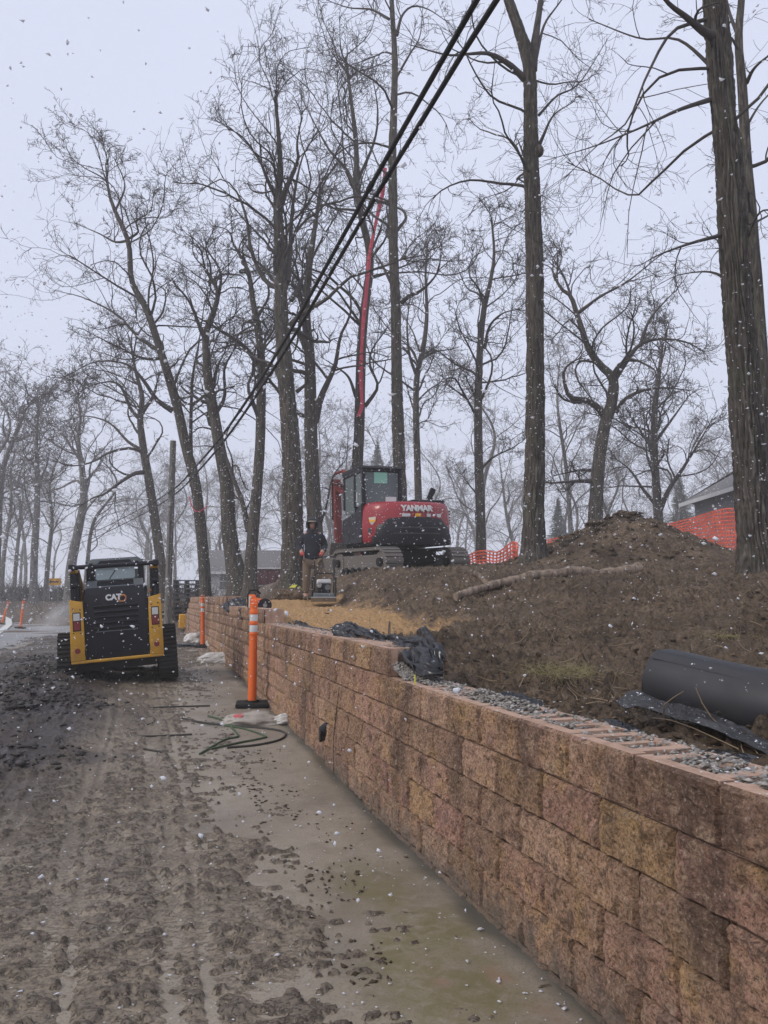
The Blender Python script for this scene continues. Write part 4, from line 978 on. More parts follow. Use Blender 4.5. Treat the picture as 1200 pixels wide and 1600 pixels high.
# dark hedge line at far left
n = 4200; px = r.uniform(-60, 330, n); Yd = 56 + r.uniform(-.8, .8, n); X = (px - 600) / F * Yd; Z = terrain(X, Yd)
P, R = grow(r, np.stack([X, Yd, Z], -1), np.stack([r.randn(n) * .8, r.randn(n) * .5, np.ones(n)], -1), r.uniform(.5, 1.4, n), np.full(n, .035), np.full(n, .02), 4, .3, .02)
v1, f1 = tubes(P, R, 3)
tag(mesh_obj('hedge', np_mesh('hedge', v1, f1), M['hedge']), 'low dark hedge of dense twigs behind the arrow sign', 'hedge', kind='stuff')
# ------------------------------------------------------------------ machines
def hull(pts):
    pts = sorted(set(pts))
    def half(ps):
        h = []
        for p in ps:
            while len(h) >= 2 and (h[-1][0] - h[-2][0]) * (p[1] - h[-2][1]) - (h[-1][1] - h[-2][1]) * (p[0] - h[-2][0]) <= 0: h.pop()
            h.append(p)
        return h[:-1]
    return half(pts) + half(pts[::-1])
def track_path(circles, n=20):
    return hull([(round(c[0] + c[2] * math.cos(a), 4), round(c[1] + c[2] * math.sin(a), 4)) for c in circles for a in [2 * math.pi * k / n for k in range(n)]])
def along(path, step):
    """points and tangent angles at even steps on a closed 2D path"""
    out = []; P = path + [path[0]]; acc = 0; nxt = 0
    for i in range(len(path)):
        a, b_ = P[i], P[i + 1]; L = math.hypot(b_[0] - a[0], b_[1] - a[1])
        while nxt <= acc + L:
            t = (nxt - acc) / L; out.append((a[0] + (b_[0] - a[0]) * t, a[1] + (b_[1] - a[1]) * t, math.atan2(b_[1] - a[1], b_[0] - a[0]))); nxt += step
        acc += L
    return out
def belt(path, inner, x0, x1):
    """closed rubber belt: outer path, inner path offset"""
    n = len(path); cx = sum(p[0] for p in path) / n; cz = sum(p[1] for p in path) / n
    b_ = bmesh.new(); rings = []
    nrm = []
    for i in range(n):
        a, c = path[i - 1], path[(i + 1) % n]; tx, tz = c[0] - a[0], c[1] - a[1]; l = math.hypot(tx, tz); nrm.append((tz / l, -tx / l))
    for i in range(n):
        p = path[i]; q = (p[0] - nrm[i][0] * inner, p[1] - nrm[i][1] * inner)
        rings.append([b_.verts.new(v) for v in ((x0, *p), (x1, *p), (x1, *q), (x0, *q))])
    for i in range(n):
        A, B = rings[i], rings[(i + 1) % n]
        for k in range(4): b_.faces.new((A[k], A[(k + 1) % 4], B[(k + 1) % 4], B[k]))
    bmesh.ops.recalc_face_normals(b_, faces=b_.faces[:]); m_ = MB(); m_.add(b_); return m_
def text_part(name, txt, size, mat, parent, loc, rot, depth=.004, bold=.0):
    cu = bpy.data.curves.new('t', 'FONT'); cu.body = txt; cu.size = size; cu.extrude = depth; cu.offset = bold; cu.align_x = 'CENTER'; cu.align_y = 'CENTER'
    o = bpy.data.objects.new('t', cu); COL.objects.link(o); bpy.context.view_layer.update()
    me = bpy.data.meshes.new_from_object(o.evaluated_get(bpy.context.evaluated_depsgraph_get()))
    bpy.data.objects.remove(o); bpy.data.curves.remove(cu); me.materials.clear()
    return mesh_obj(name, me, mat, parent, loc, rot)

# ---- compact track loader seen from behind
Y = 12.1; base = at(187, 1066, Y); base.z = gz(base.x, Y) + .03
sk = empty('skid_steer', base, (0, math.radians(-4.6), math.radians(17.5)), 'yellow and black tracked skid steer loader seen from behind on the mud', 'skid steer')
sk.scale = (.94, .94, .95)
door = MB().prism([(-.455, 1.58), (.455, 1.58), (.505, 1.40), (.505, .42), (-.505, .42), (-.505, 1.40)], -.03, .12, 'y', bev=.02)
d_ = door.build('engine_door', M['black_gloss'], sk, smooth=35)
for k in range(5):
    MB().box((0, -.040, 1.26 - k * .088), (.70, .03, .05), rot=(.55, 0, 0), bev=.008).build('louver', M['black_paint'], d_)
MB().box((0, -.034, .86), (.66, .012, .014), bev=.004).build('handle', M['grey_panel'], d_)
for s in (-1, 1): MB().box((s * .34, -.032, .70), (.012, .01, .42)).build('crease', M['black_paint'], d_)
text_part('lettering', 'CAT', .125, M['white_paint'], d_, (-.035, -.034, 1.40), (math.pi / 2, 0, 0), .004, .007)
MB().prism([(-.08, 0), (-.05, .055), (.03, .06), (.065, .025), (.06, -.035), (.02, -.07), (-.06, -.06)], -.036, -.031, 'y').build('emblem', M['logo_gold'], d_, loc=(.105, 0, 1.385))
MB().prism([(-.05, -.01), (-.02, .03), (.03, .03), (.045, .0), (.02, -.045), (-.03, -.04)], -.0375, -.0355, 'y').build('emblem_inner', M['black_gloss'], d_, loc=(.107, 0, 1.385))
MB().prism([(.13, .30), (1.65, .30), (1.75, .55), (1.75, 1.0), (.6, 1.55), (.13, 1.56)], -.50, .50, 'x', bev=.02).build('chassis', M['black_paint'], sk)
MB().prism([(-.0, 1.575), (.42, 1.70), (.5, 1.70), (.5, 1.4), (-.0, 1.4)], -.455, .455, 'x', bev=.015).build('hood', M['grey_panel'], sk)
for k in range(4): MB().box((0, .10 + k * .075, 1.612 + k * .0225), (.58, .03, .018), rot=(.29, 0, 0)).build('hood_slat', M['black_paint'], sk)
for s in (-1, 1):
    t_ = MB().prism([(s * .51, 1.36), (s * .715, 1.41), (s * .725, .42), (s * .50, .42)], -.06, .46, 'y', bev=.015).build('rear_tower', M['cat_yellow'], sk, smooth=35)
    MB().box((s * .612, -.063, 1.05), (.125, .012, .30), bev=.005).build('lamp_housing', M['black_paint'], t_)
    MB().box((s * .612, -.071, 1.125), (.098, .012, .115), bev=.01).build('reverse_lamp', M['white_lens'], t_)
    MB().box((s * .612, -.071, .985), (.098, .012, .14), bev=.01).build('tail_lamp', M['red_lens'], t_)
    MB().cyl((s * .615, -.066, .585), .042, .016, 'y', 20).build('reflector', M['red_lens'], t_)
    for bx_, bz_ in ((.555, 1.24), (.665, 1.26), (.555, .86), (.665, .87)): MB().cyl((s * bx_, -.063, bz_), .011, .012, 'y', 8).build('bolt', M['black_paint'], t_)
    # loader arm and its links over the tower
    MB().prism([(.02, 1.35), (.30, 1.35), (.28, 1.92), (.06, 1.95)], s * .56, s * .70, 'x', bev=.02).build('arm_tower', M['black_paint'], sk)
    MB().prism([(.0, 1.86), (.2, 1.96), (1.5, 1.55), (2.0, .75), (1.85, .7), (1.35, 1.38), (.15, 1.78)], s * .565, s * .695, 'x', bev=.02).build('lift_arm', M['cat_yellow'], sk)
    MB().tube([(s * .63, -.03, 1.40), (s * .63, .02, 1.80)], .032, 12).cyl((s * .63, -.03, 1.63), .05, .10, 'x', 14).build('lift_cylinder', M['black_gloss'], sk, smooth=40)
    MB().tube([(s * .585, -.04, 1.42), (s * .58, -.055, 1.55), (s * .60, -.03, 1.75)], .013, 8).tube([(s * .672, -.04, 1.42), (s * .675, -.05, 1.60), (s * .66, -.02, 1.80)], .012, 8).build('hose', M['rubber'], sk, smooth=60)
    # rubber track
    path = track_path([(.28, .25, .25), (.42, .60, .25), (1.72, .25, .25), (1.0, .22, .22)])
    tr_ = belt(path, .045, s * .64, s * .94).build('track', M['rubber'], sk)
    lug = MB()
    for (py_, pz_, an) in along(path, .072):
        ny, nz_ = math.sin(an), -math.cos(an)
        lug.box((s * .79, py_ + ny * .014, pz_ + nz_ * .014), (.31, .036, .034), rot=(an, 0, 0), bev=.006, seg=1)
    lg_ = lug.build('tread_lugs', M['rubber'], tr_)
    MB().prism(track_path([(.34, .28, .13), (.44, .56, .13), (1.66, .26, .14)]), s * .66, s * .90, 'x').build('track_frame', M['black_paint'], sk)
    for wy, wz, wr in ((.28, .25, .19), (.42, .60, .19), (1.72, .25, .19), (.7, .17, .11), (1.0, .17, .11), (1.3, .17, .11)):
        MB().cyl((s * .79, wy, wz), wr, .27, 'x', 20).build('wheel', M['black_paint'], tr_, smooth=40)
    MB().box((s * .585, .26, 1.56), (.03, .03, .32)).build('side_post', M['steel'], sk)
MB().tube([(-.70, -.02, 1.925), (.70, -.02, 1.925)], .036, 14).box((-.66, -.02, 1.925), (.10, .11, .11), bev=.02).box((.66, -.02, 1.925), (.10, .11, .11), bev=.02).box((-.36, -.02, 1.93), (.05, .09, .09)).box((.36, -.02, 1.93), (.05, .09, .09)).build('cross_bar', M['black_gloss'], sk, smooth=40)
for s in (-1, 1):
    for zz_ in (.55, 1.30): MB().cyl((s * .495, -.045, zz_), .018, .10, 'z', 10).build('hinge', M['black_paint'], sk)
MB().box((0, .05, .40), (1.44, .20, .05), bev=.015).build('bumper_lip', M['cat_yellow'], sk)
MB().prism([(.02, .37), (.1, .24), (1.6, .24), (1.6, .37)], -.6, .6, 'x').build('belly_pan', M['rubber'], sk)
# cab
c_ = MB()
for s in (-1, 1):
    c_.box((s * .42, .52, 1.80), (.10, .10, .46), bev=.02).box((s * .42, 1.35, 1.5), (.08, .08, 1.0), bev=.02).box((s * .445, .95, 1.55), (.03, .8, .05))
c_.box((0, .52, 1.68), (.84, .08, .06)).build('cab_frame', M['black_paint'], sk)
MB().prism([(-.46, 1.93), (-.44, 2.02), (-.38, 2.07), (.38, 2.07), (.44, 2.02), (.46, 1.93)], .42, 1.45, 'y', bev=.02).build('cab_roof', M['grey_panel'], sk, smooth=40)
MB().prism([(-.30, 1.955), (-.24, 2.03), (.24, 2.03), (.30, 1.955)], .405, .43, 'y').build('roof_recess', M['black_paint'], sk)
w_ = MB().prism([(-.32, 1.74), (-.30, 1.70), (.30, 1.70), (.32, 1.74), (.32, 1.87), (.30, 1.91), (-.30, 1.91), (-.32, 1.87)], .50, .512, 'y').build('rear_window', M['pale_glass'], sk)
MB().tube([(-.10, .495, 1.72), (.02, .495, 1.89)], .008, 6).build('wiper', M['rubber'], w_)
MB().box((0, 1.42, 1.5), (.78, .012, .8)).build('front_window', M['glass'], sk)
MB().box((0, .95, 1.25), (.5, .5, .5), bev=.08).box((0, .78, 1.55), (.46, .12, .4), bev=.05).build('seat', M['rubber'], sk)
MB().prism([(1.95, .1), (2.75, .06), (2.8, .1), (2.2, .2), (2.05, .75), (1.95, .8)], -.9, .9, 'x').build('bucket', M['dirty_steel'], sk)
MB().box((.545, -.045, .90), (.05, .012, .05)).build('sticker', M['green_note'], sk)
MB().box((.55, .02, 1.475), (.06, .05, .035), bev=.01).build('marker_lamp', M['logo_gold'], sk)
MB().cyl((.40, .50, 1.745), .03, .04, 'y', 12).build('beacon', M['logo_gold'], sk)

# ---- excavator
Y = 19.3; pb = at(622, 897, Y); ez = bank_at(pb.x, Y)
ex = empty('excavator', (pb.x, Y, 2.10), (math.radians(1.2), math.radians(-1.5), math.radians(29)), 'red and black tracked excavator standing on the dirt bank', 'excavator')
for s in (-1, 1):
    path = track_path([(-1.12, .33, .33), (1.12, .33, .33)], 28)
    tr_ = belt(path, .05, s * .70, s * 1.16).build('track', M['dirty_steel'], ex)
    sh = MB()
    for (py_, pz_, an) in along(path, .10):
        ny, nz_ = math.sin(an), -math.cos(an)
        sh.box((s * .93, py_ + ny * .012, pz_ + nz_ * .012), (.47, .075, .03), rot=(an, 0, 0), bev=.006, seg=1)
    sh.build('track_shoes', M['dirty_steel'], tr_)
    MB().prism(track_path([(-.95, .34, .17), (.95, .34, .17)]), s * .76, s * 1.08, 'x', bev=.02).build('track_frame', M['dirty_steel'], ex)
    for wy, wr in ((-1.12, .27), (1.12, .27)):
        w_ = MB().cyl((s * .93, wy, .33), wr, .34, 'x', 24).build('idler', M['dirty_steel'], tr_, smooth=40)
        MB().cyl((s * .93, wy, .33), .10, .50, 'x', 16).build('hub', M['rubber'], tr_, smooth=40)
    for wy in (-.7, -.35, 0, .35, .7): MB().cyl((s * .93, wy, .13), .09, .36, 'x', 14).build('roller', M['rubber'], tr_, smooth=40)
MB().box((0, 0, .48), (1.5, 1.3, .34), bev=.06).cyl((0, 0, .70), .52, .16, 'z', 28).build('undercarriage', M['black_paint'], ex, smooth=40)
MB().box((0, 1.62, .36), (2.2, .10, .42), bev=.03).box((-.5, 1.35, .36), (.14, .5, .12)).box((.5, 1.35, .36), (.14, .5, .12)).build('dozer_blade', M['dirty_steel'], ex)
MB().box((0, .05, .84), (2.0, 2.2, .22), bev=.04).build('deck', M['black_paint'], ex)
arc = [(-1.06, -.35), (-1.13, -.45), (-1.05, -.85), (-.82, -1.12), (-.42, -1.27), (0, -1.31), (.42, -1.27), (.82, -1.12), (1.05, -.85), (1.13, -.45), (1.12, .15), (-1.0, .15)]
def ringat(z, sc=1.0, dy=0.): return [Vector((x * sc, y * sc + dy, z)) for x, y in arc]
MB().loft([ringat(.80, .97), ringat(.86, .99), ringat(1.2, 1.0), ringat(1.55, .985), ringat(1.70, .955), ringat(1.76, .90)]).build('counterweight', M['red_paint'], ex, smooth=40)
# dark lower panel wrapped round the rear, shaped like a wide bowl
arc2 = [p for p in arc if p[1] < -.80]
arc2 = arc2[:]
xs = np.linspace(-.93, .93, 25); ya = np.interp(xs, [p[0] for p in arc2], [p[1] for p in arc2])
def rr(z, o_, w): return [Vector((x * w, y * 1.0 - o_, z)) for x, y in zip(xs, ya)] + [Vector((x * w * .96, y + .10, z)) for x, y in zip(xs[::-1], ya[::-1])]
dk = MB().loft([rr(.74, .03, 1.05), rr(.92, .05, 1.06), rr(1.15, .05, 1.0), rr(1.34, .035, .88), rr(1.38, .01, .86)]).build('rear_panel', M['black_gloss'], ex, smooth=40)
for zz_, w in ((.98, .60), (1.12, .55)):
    x2 = np.linspace(-w, w, 13); y2 = np.interp(x2, xs, ya) - .055
    MB().loft([[Vector((x, y, zz_)) for x, y in zip(x2, y2)] + [Vector((x, y + .04, zz_)) for x, y in zip(x2[::-1], y2[::-1])], [Vector((x, y - .02, zz_ + .03)) for x, y in zip(x2, y2)] + [Vector((x, y + .04, zz_ + .03)) for x, y in zip(x2[::-1], y2[::-1])]]).build('rib', M['grey_panel'], dk)
for x in (-.55, .62): MB().cyl((x, float(np.interp(x, xs, ya)) - .06, 1.24), .03, .03, 'y', 12).build('bolt', M['steel'], dk)
text_part('lettering', 'YANMAR', .19, M['white_paint'], ex, (.0, -1.305, 1.585), (math.pi / 2 - .12, 0, 0), .012, .009)
for x, w_, m_ in ((-.28, .20, 'white_paint'), (.02, .14, 'sign_yellow'), (.30, .10, 'reflect'), (.60, .13, 'white_paint')): MB().box((x, float(np.interp(x, xs, ya)) + .012 - .028, 1.43), (w_, .02, .075), rot=(0, 0, .0 if abs(x) < .4 else .35), bev=.004).build('decal', M[m_], ex)
MB().prism([(-.10, .09), (.10, .10), (.09, .0), (0, -.09), (-.08, -.02)], -.004, .004, 'y').build('badge', M['cap'], ex, loc=(-.99, -.93, 1.30), rot=(0, 0, -.9))
MB().box((0, 0, .02), (.17, .012, .05)).build('badge_band', M['sign_yellow'], ex, loc=(-.992, -.937, 1.29), rot=(0, 0, -.9))
MB().cyl((-1.03, -.88, 1.08), .06, .03, 'y', 16).build('fuel_cap', M['grey_panel'], ex, rot=None)
for k in range(5): MB().box((1.125, -.45, 1.58 - k * .075), (.03, .5, .03)).build('side_louver', M['black_paint'], ex)
MB().box((.55, -.30, 1.78), (.9, .9, .16), bev=.05).box((.56, .5, 1.25), (1.1, .8, .75), bev=.06).build('engine_hood', M['black_gloss'], ex, smooth=40)
MB().tube([(.30, -.75, 1.74), (.30, -.75, 1.82), (.95, -.75, 1.82), (.95, -.75, 1.74)], .015, 8).build('handrail', M['black_paint'], ex)
MB().tube([(.95, .2, 1.7), (1.0, .25, 2.05)], .015, 8).box((1.03, .2, 2.1), (.16, .05, .34), rot=(0, .4, 0), bev=.03).build('mirror', M['black_paint'], ex)
# cab with glazing
cx0, cx1, cy0, cy1, cz0, cz1 = -1.06, -.12, -.50, 1.0, .95, 2.62
c_ = MB()
for (x, y) in ((cx0, cy0), (cx1, cy0), (cx0, cy1), (cx1, cy1), (cx0, .12)): c_.box((x, y, (1.7 + cz1) / 2), (.09, .10, cz1 - 1.7), bev=.02)
for y in (cy0, cy1): c_.box(((cx0 + cx1) / 2, y, cz1 - .04), (cx1 - cx0 - .08, .09, .10), bev=.02)
for x in (cx0, cx1): c_.box((x, (cy0 + cy1) / 2, cz1 - .04), (.09, cy1 - cy0 - .09, .10), bev=.02)
c_.build('cab_frame', M['black_gloss'], ex)
MB().prism([(cy0 - .03, .80), (cy1 + .1, .80), (cy1 + .05, 1.45), (.1, 1.55), (cy0 - .03, 1.76)], cx0 - .07, cx1, 'x', bev=.02).build('cab_side_panel', M['black_gloss'], ex)
MB().prism([(cy0 - .10, cz1 + .01), (cy0 + .1, cz1 + .085), (cy1, cz1 + .085), (cy1 + .12, cz1 + .02), (cy1 + .1, cz1 - .02), (cy0 - .08, cz1 - .03)], cx0 - .05, cx1 + .05, 'x', bev=.02).build('cab_roof', M['black_paint'], ex, smooth=40)
rw = MB().box(((cx0 + cx1) / 2, cy0 - .005, 2.16), (cx1 - cx0 - .10, .012, .80)).build('rear_window', M['glass'], ex)
MB().box((-.62, cy0 - .02, 2.39), (.34, .008, .27)).build('green_notice', M['green_note'], rw)
MB().box((-.36, cy0 - .02, 1.85), (.28, .008, .16)).build('white_notice', M['white_paint'], rw)
MB().box((cx0 - .004, -.19, 2.14), (.012, .52, .85)).build('side_window', M['glass'], ex)
MB().box((cx0 - .004, .56, 2.06), (.012, .78, .98)).build('door_window', M['glass'], ex)
MB().box((cx1 + .004, .18, 2.2), (.012, 1.4, .9)).build('right_window', M['glass'], ex)
MB().box(((cx0 + cx1) / 2, cy1 + .004, 2.15), (cx1 - cx0 - .1, .012, 1.0)).build('front_window', M['glass'], ex)
MB().box((-.55, .1, 1.6), (.5, .5, .2), bev=.06).box((-.55, -.18, 1.95), (.46, .14, .6), bev=.05).box((-.55, -.2, 2.34), (.26, .10, .16), bev=.04).build('seat', M['rubber'], ex)
MB().box((cx0 - .02, -.05, 1.95), (.03, .025, .25)).build('grab_handle', M['white_paint'], ex)
# boom folded in front
def plate(poly, x0, x1, nm, mt): return MB().prism(poly, x0, x1, 'x', bev=.025).build(nm, M[mt], ex)
MB().box((.05, 1.25, 1.05), (.42, .5, .7), bev=.05).build('swing_post', M['boom_red'], ex)
plate([(1.15, 1.30), (1.42, 1.12), (2.0, 2.12), (3.15, 2.50), (3.12, 2.70), (1.95, 2.40), (1.6, 2.10)], -.06, .16, 'boom', 'boom_red')
plate([(2.98, 2.78), (3.18, 2.74), (3.22, 2.4), (3.0, .85), (2.88, .85), (2.95, 2.2)], -.05, .15, 'stick', 'boom_red')
MB().tube([(.05, 1.35, 1.25), (.05, 1.95, 1.95)], .07, 14).tube([(.05, 1.95, 1.95), (.05, 2.25, 2.30)], .04, 12).build('boom_cylinder', M['steel'], ex, smooth=40)
MB().tube([(.05, 1.9, 2.60), (.05, 2.7, 2.98)], .06, 14).tube([(.05, 2.7, 2.98), (.05, 3.1, 2.95)], .035, 12).build('stick_cylinder', M['boom_red'], ex, smooth=40)
MB().tube([(-.16, 1.3, 1.3), (-.18, 1.9, 2.3), (-.17, 2.9, 2.75), (-.14, 2.95, 1.6)], .022, 8).tube([(-.2, 1.3, 1.3), (-.24, 1.7, 1.7), (-.2, 2.2, 2.5), (-.14, 2.9, 2.6)], .02, 8).build('hose', M['rubber'], ex, smooth=60)
plate([(2.80, .95), (3.12, .90), (3.32, .45), (3.1, .06), (2.66, .02), (2.55, .15), (2.85, .30), (2.92, .6)], -.28, .38, 'bucket', 'dirty_steel')
plate([(1.25, .35), (1.55, .30), (1.62, .85), (1.30, .9)], -.12, .20, 'front_bracket', 'boom_red')

for o in list(ex.children):
    if o.name.split('.')[0] in ('track', 'track_frame', 'undercarriage', 'dozer_blade'): continue
    boom = o.name.split('.')[0] in ('boom', 'stick', 'swing_post', 'boom_cylinder', 'stick_cylinder', 'hose', 'bucket', 'front_bracket')
    Mx = Matrix.Rotation(math.radians(-9), 4, 'Z')
    if boom: Mx = Mx @ Matrix.Translation((-.30, 1.1, 0)) @ Matrix.Rotation(math.radians(13), 4, 'Z') @ Matrix.Translation((0, -1.1, 0))
    o.matrix_basis = Mx @ o.matrix_basis

# ---- plate compactor facing the camera
p = at(506, 942, 16.0); pz = bank_at(p.x, p.y)
pc = empty('plate_compactor', (p.x, p.y, max(pz, p.z) + .005), (0, 0, math.radians(4)), 'small grey plate compactor pushed by the worker on the sand', 'compactor')
MB().prism([(-.36, .10), (-.30, .02), (.26, .02), (.34, .12), (.30, .12), (.24, .05), (-.28, .05), (-.33, .12)], -.26, .26, 'x').build('base_plate', M['steel'], pc)
MB().box((0, 0, .14), (.44, .44, .12), bev=.03).build('exciter_housing', M['grey_panel'], pc)
MB().box((0, .02, .30), (.28, .30, .20), bev=.03).box((-.04, -.10, .33), (.16, .10, .12), bev=.02).build('engine', M['black_paint'], pc)
MB().box((.0, .02, .435), (.30, .22, .09), bev=.03).build('fuel_tank', M['white_paint'], pc)
MB().cyl((-.10, -.13, .36), .055, .10, 'y', 16).build('muffler', M['steel'], pc, smooth=40)
MB().cyl((.08, -.15, .31), .06, .06, 'y', 16).build('pull_starter', M['grey_panel'], pc, smooth=40)
MB().tube([(-.24, -.20, .12), (-.24, -.18, .50), (-.16, -.16, .60), (.16, -.16, .60), (.24, -.18, .50), (.24, -.20, .12)], .016, 8).tube([(-.24, .22, .12), (-.24, .2, .50), (-.16, -.16, .60)], .014, 8).tube([(.24, .22, .12), (.24, .2, .50), (.16, -.16, .60)], .014, 8).build('roll_cage', M['black_paint'], pc, smooth=60)
MB().tube([(-.20, .2, .2), (-.21, .45, .70), (-.21, .58, .98), (.21, .58, .98), (.21, .45, .70), (.20, .2, .2)], .016, 8).build('handle', M['black_paint'], pc, smooth=60)
# ------------------------------------------------------------------ worker
def skin_body(name, joints, edges, mat, parent, sub=2, root=0, smooth=True):
    """joints: [(x,y,z,rx,ry)]; skin surface evaluated to a plain mesh"""
    me = bpy.data.meshes.new(name); me.from_pydata([j[:3] for j in joints], edges, [])
    o = bpy.data.objects.new(name, me); COL.objects.link(o)
    md = o.modifiers.new('s', 'SKIN'); md.use_smooth_shade = True; md.branch_smoothing = .6
    for k, j in enumerate(joints):
        sv = me.skin_vertices[0].data[k]; sv.radius = (j[3], j[4] if len(j) > 4 else j[3]); sv.use_root = (k == root)
    ms = o.modifiers.new('d', 'SUBSURF'); ms.levels = sub; ms.render_levels = sub
    bpy.context.view_layer.update()
    em = bpy.data.meshes.new_from_object(o.evaluated_get(bpy.context.evaluated_depsgraph_get()))
    bpy.data.objects.remove(o); em.materials.clear(); em.name = name
    return mesh_obj(name, em, mat, parent, smooth=smooth)
p = at(487, 938, 16.75); pz = bank_at(p.x, p.y)
pn = empty('person', (p.x, p.y, p.z), (0, 0, math.radians(3)), 'worker in dark hooded jacket, tan trousers and red gloves pushing the plate compactor', 'person')
# facing the camera (-y): body as one continuous figure, clothing over it
J = [(0, 0, .93, .15, .11), (0, .0, 1.12, .15, .11), (0, .0, 1.30, .17, .12), (0, -.01, 1.44, .13, .09), (0, -.02, 1.53, .055), (0, -.045, 1.63, .075, .09), (0, -.05, 1.70, .07, .085),
     (-.19, -.01, 1.41, .075), (-.26, .02, 1.16, .058), (-.22, -.20, 1.02, .045), (-.205, -.26, .995, .036),
     (.19, -.01, 1.41, .075), (.26, .02, 1.16, .058), (.22, -.20, 1.02, .045), (.205, -.26, .995, .036),
     (-.10, .0, .86, .10), (-.12, -.03, .50, .072), (-.125, .03, .12, .05), (-.13, -.10, .045, .042),
     (.10, .02, .86, .10), (.13, .05, .50, .072), (.14, .16, .12, .05), (.14, .04, .045, .042)]
E_ = [(0, 1), (1, 2), (2, 3), (3, 4), (4, 5), (5, 6), (3, 7), (7, 8), (8, 9), (9, 10), (3, 11), (11, 12), (12, 13), (13, 14), (0, 15), (15, 16), (16, 17), (17, 18), (0, 19), (19, 20), (20, 21), (21, 22)]
skin_body('body', J, E_, M['skin'], pn)
JJ = [(0, 0, .78, .20, .15), (0, 0, .98, .19, .145), (0, .0, 1.14, .195, .145), (0, .0, 1.32, .20, .145), (0, -.005, 1.46, .13, .11),
      (-.20, -.005, 1.42, .095), (-.275, .025, 1.17, .08), (-.235, -.17, 1.035, .062), (.20, -.005, 1.42, .095), (.275, .025, 1.17, .08), (.235, -.17, 1.035, .062)]
skin_body('jacket', JJ, [(0, 1), (1, 2), (2, 3), (3, 4), (3, 5), (5, 6), (6, 7), (3, 8), (8, 9), (9, 10)], M['navy'], pn)
TT = [(0, 0, .90, .165, .13), (-.105, .0, .82, .115), (-.122, -.03, .50, .088), (-.127, .03, .14, .078), (.105, .02, .82, .115), (.132, .05, .50, .088), (.142, .15, .14, .078)]
skin_body('trousers', TT, [(0, 1), (1, 2), (2, 3), (0, 4), (4, 5), (5, 6)], M['tan_pants'], pn)
for s, yo in ((-1, 0.0), (1, .12)):
    skin_body('boot', [(s * .135, .03 + yo, .13, .066), (s * .135, .01 + yo, .055, .056), (s * .14, -.12 + yo, .045, .05, .045), (s * .14, -.17 + yo, .04, .035)], [(0, 1), (1, 2), (2, 3)], M['boot'], pn)
# hood: open shell round the face
hb = bmesh.new(); bmesh.ops.create_uvsphere(hb, u_segments=24, v_segments=16, radius=1.0)
bmesh.ops.delete(hb, geom=[v for v in hb.verts if v.co.y < -.70 and -.70 < v.co.z < .50], context='VERTS')
for v in hb.verts: v.co = Vector((v.co.x * .145, v.co.y * .16 - .05, v.co.z * .175 + 1.645))
bmesh.ops.solidify(hb, geom=hb.faces[:], thickness=.012)
h_ = MB(); h_.add(hb); h_.loft([[Vector((.15 * math.cos(a), .125 * math.sin(a), 1.47)) for a in [2 * math.pi * k / 16 for k in range(16)]], [Vector((.11 * math.cos(a), .11 * math.sin(a) - .02, 1.55)) for a in [2 * math.pi * k / 16 for k in range(16)]]])
h_.build('hood', M['grey_hood'], pn, smooth=60)
MB().prism([(-.085, 0), (-.075, -.085), (-.03, -.115), (.03, -.115), (.075, -.085), (.085, 0)], 1.695, 1.712, 'z').build('cap_brim', M['cap'], pn, loc=(0, -.115, 0))
f_ = MB().sphere((-.03, -.135, 1.655), .011, 8).sphere((.03, -.135, 1.655), .011, 8).build('eyes', M['black_gloss'], pn)
MB().prism([(-.016, 1.60), (.016, 1.60), (.006, 1.66), (-.006, 1.66)], -.155, -.12, 'y').build('nose', M['skin'], pn)
MB().box((0, -.133, 1.575), (.05, .01, .012), bev=.003).build('mouth', M['glove'], pn)
# gloved hands closed on the compactor handle
for s in (-1, 1):
    g_ = skin_body('glove', [(s * .21, -.24, 1.01, .042), (s * .205, -.285, 1.0, .046, .035), (s * .203, -.32, .995, .042, .03)], [(0, 1), (1, 2)], M['glove'], pn, 2)
    for k in range(4):
        x = s * .203 + (-.033 + k * .022)
        L = (.9, 1, .95, .8)[k]
        skin_body('finger', [(x, -.315, 1.0, .012), (x, -.352 * 1, .995, .011), (x, -.362, .965, .011), (x, -.338, .945 + (1 - L) * .03, .010)], [(0, 1), (1, 2), (2, 3)], M['glove'], g_, 1)
    skin_body('thumb', [(s * .175, -.285, .995, .014), (s * .16, -.32, .98, .013), (s * .172, -.348, .965, .011)], [(0, 1), (1, 2)], M['glove'], g_, 1)
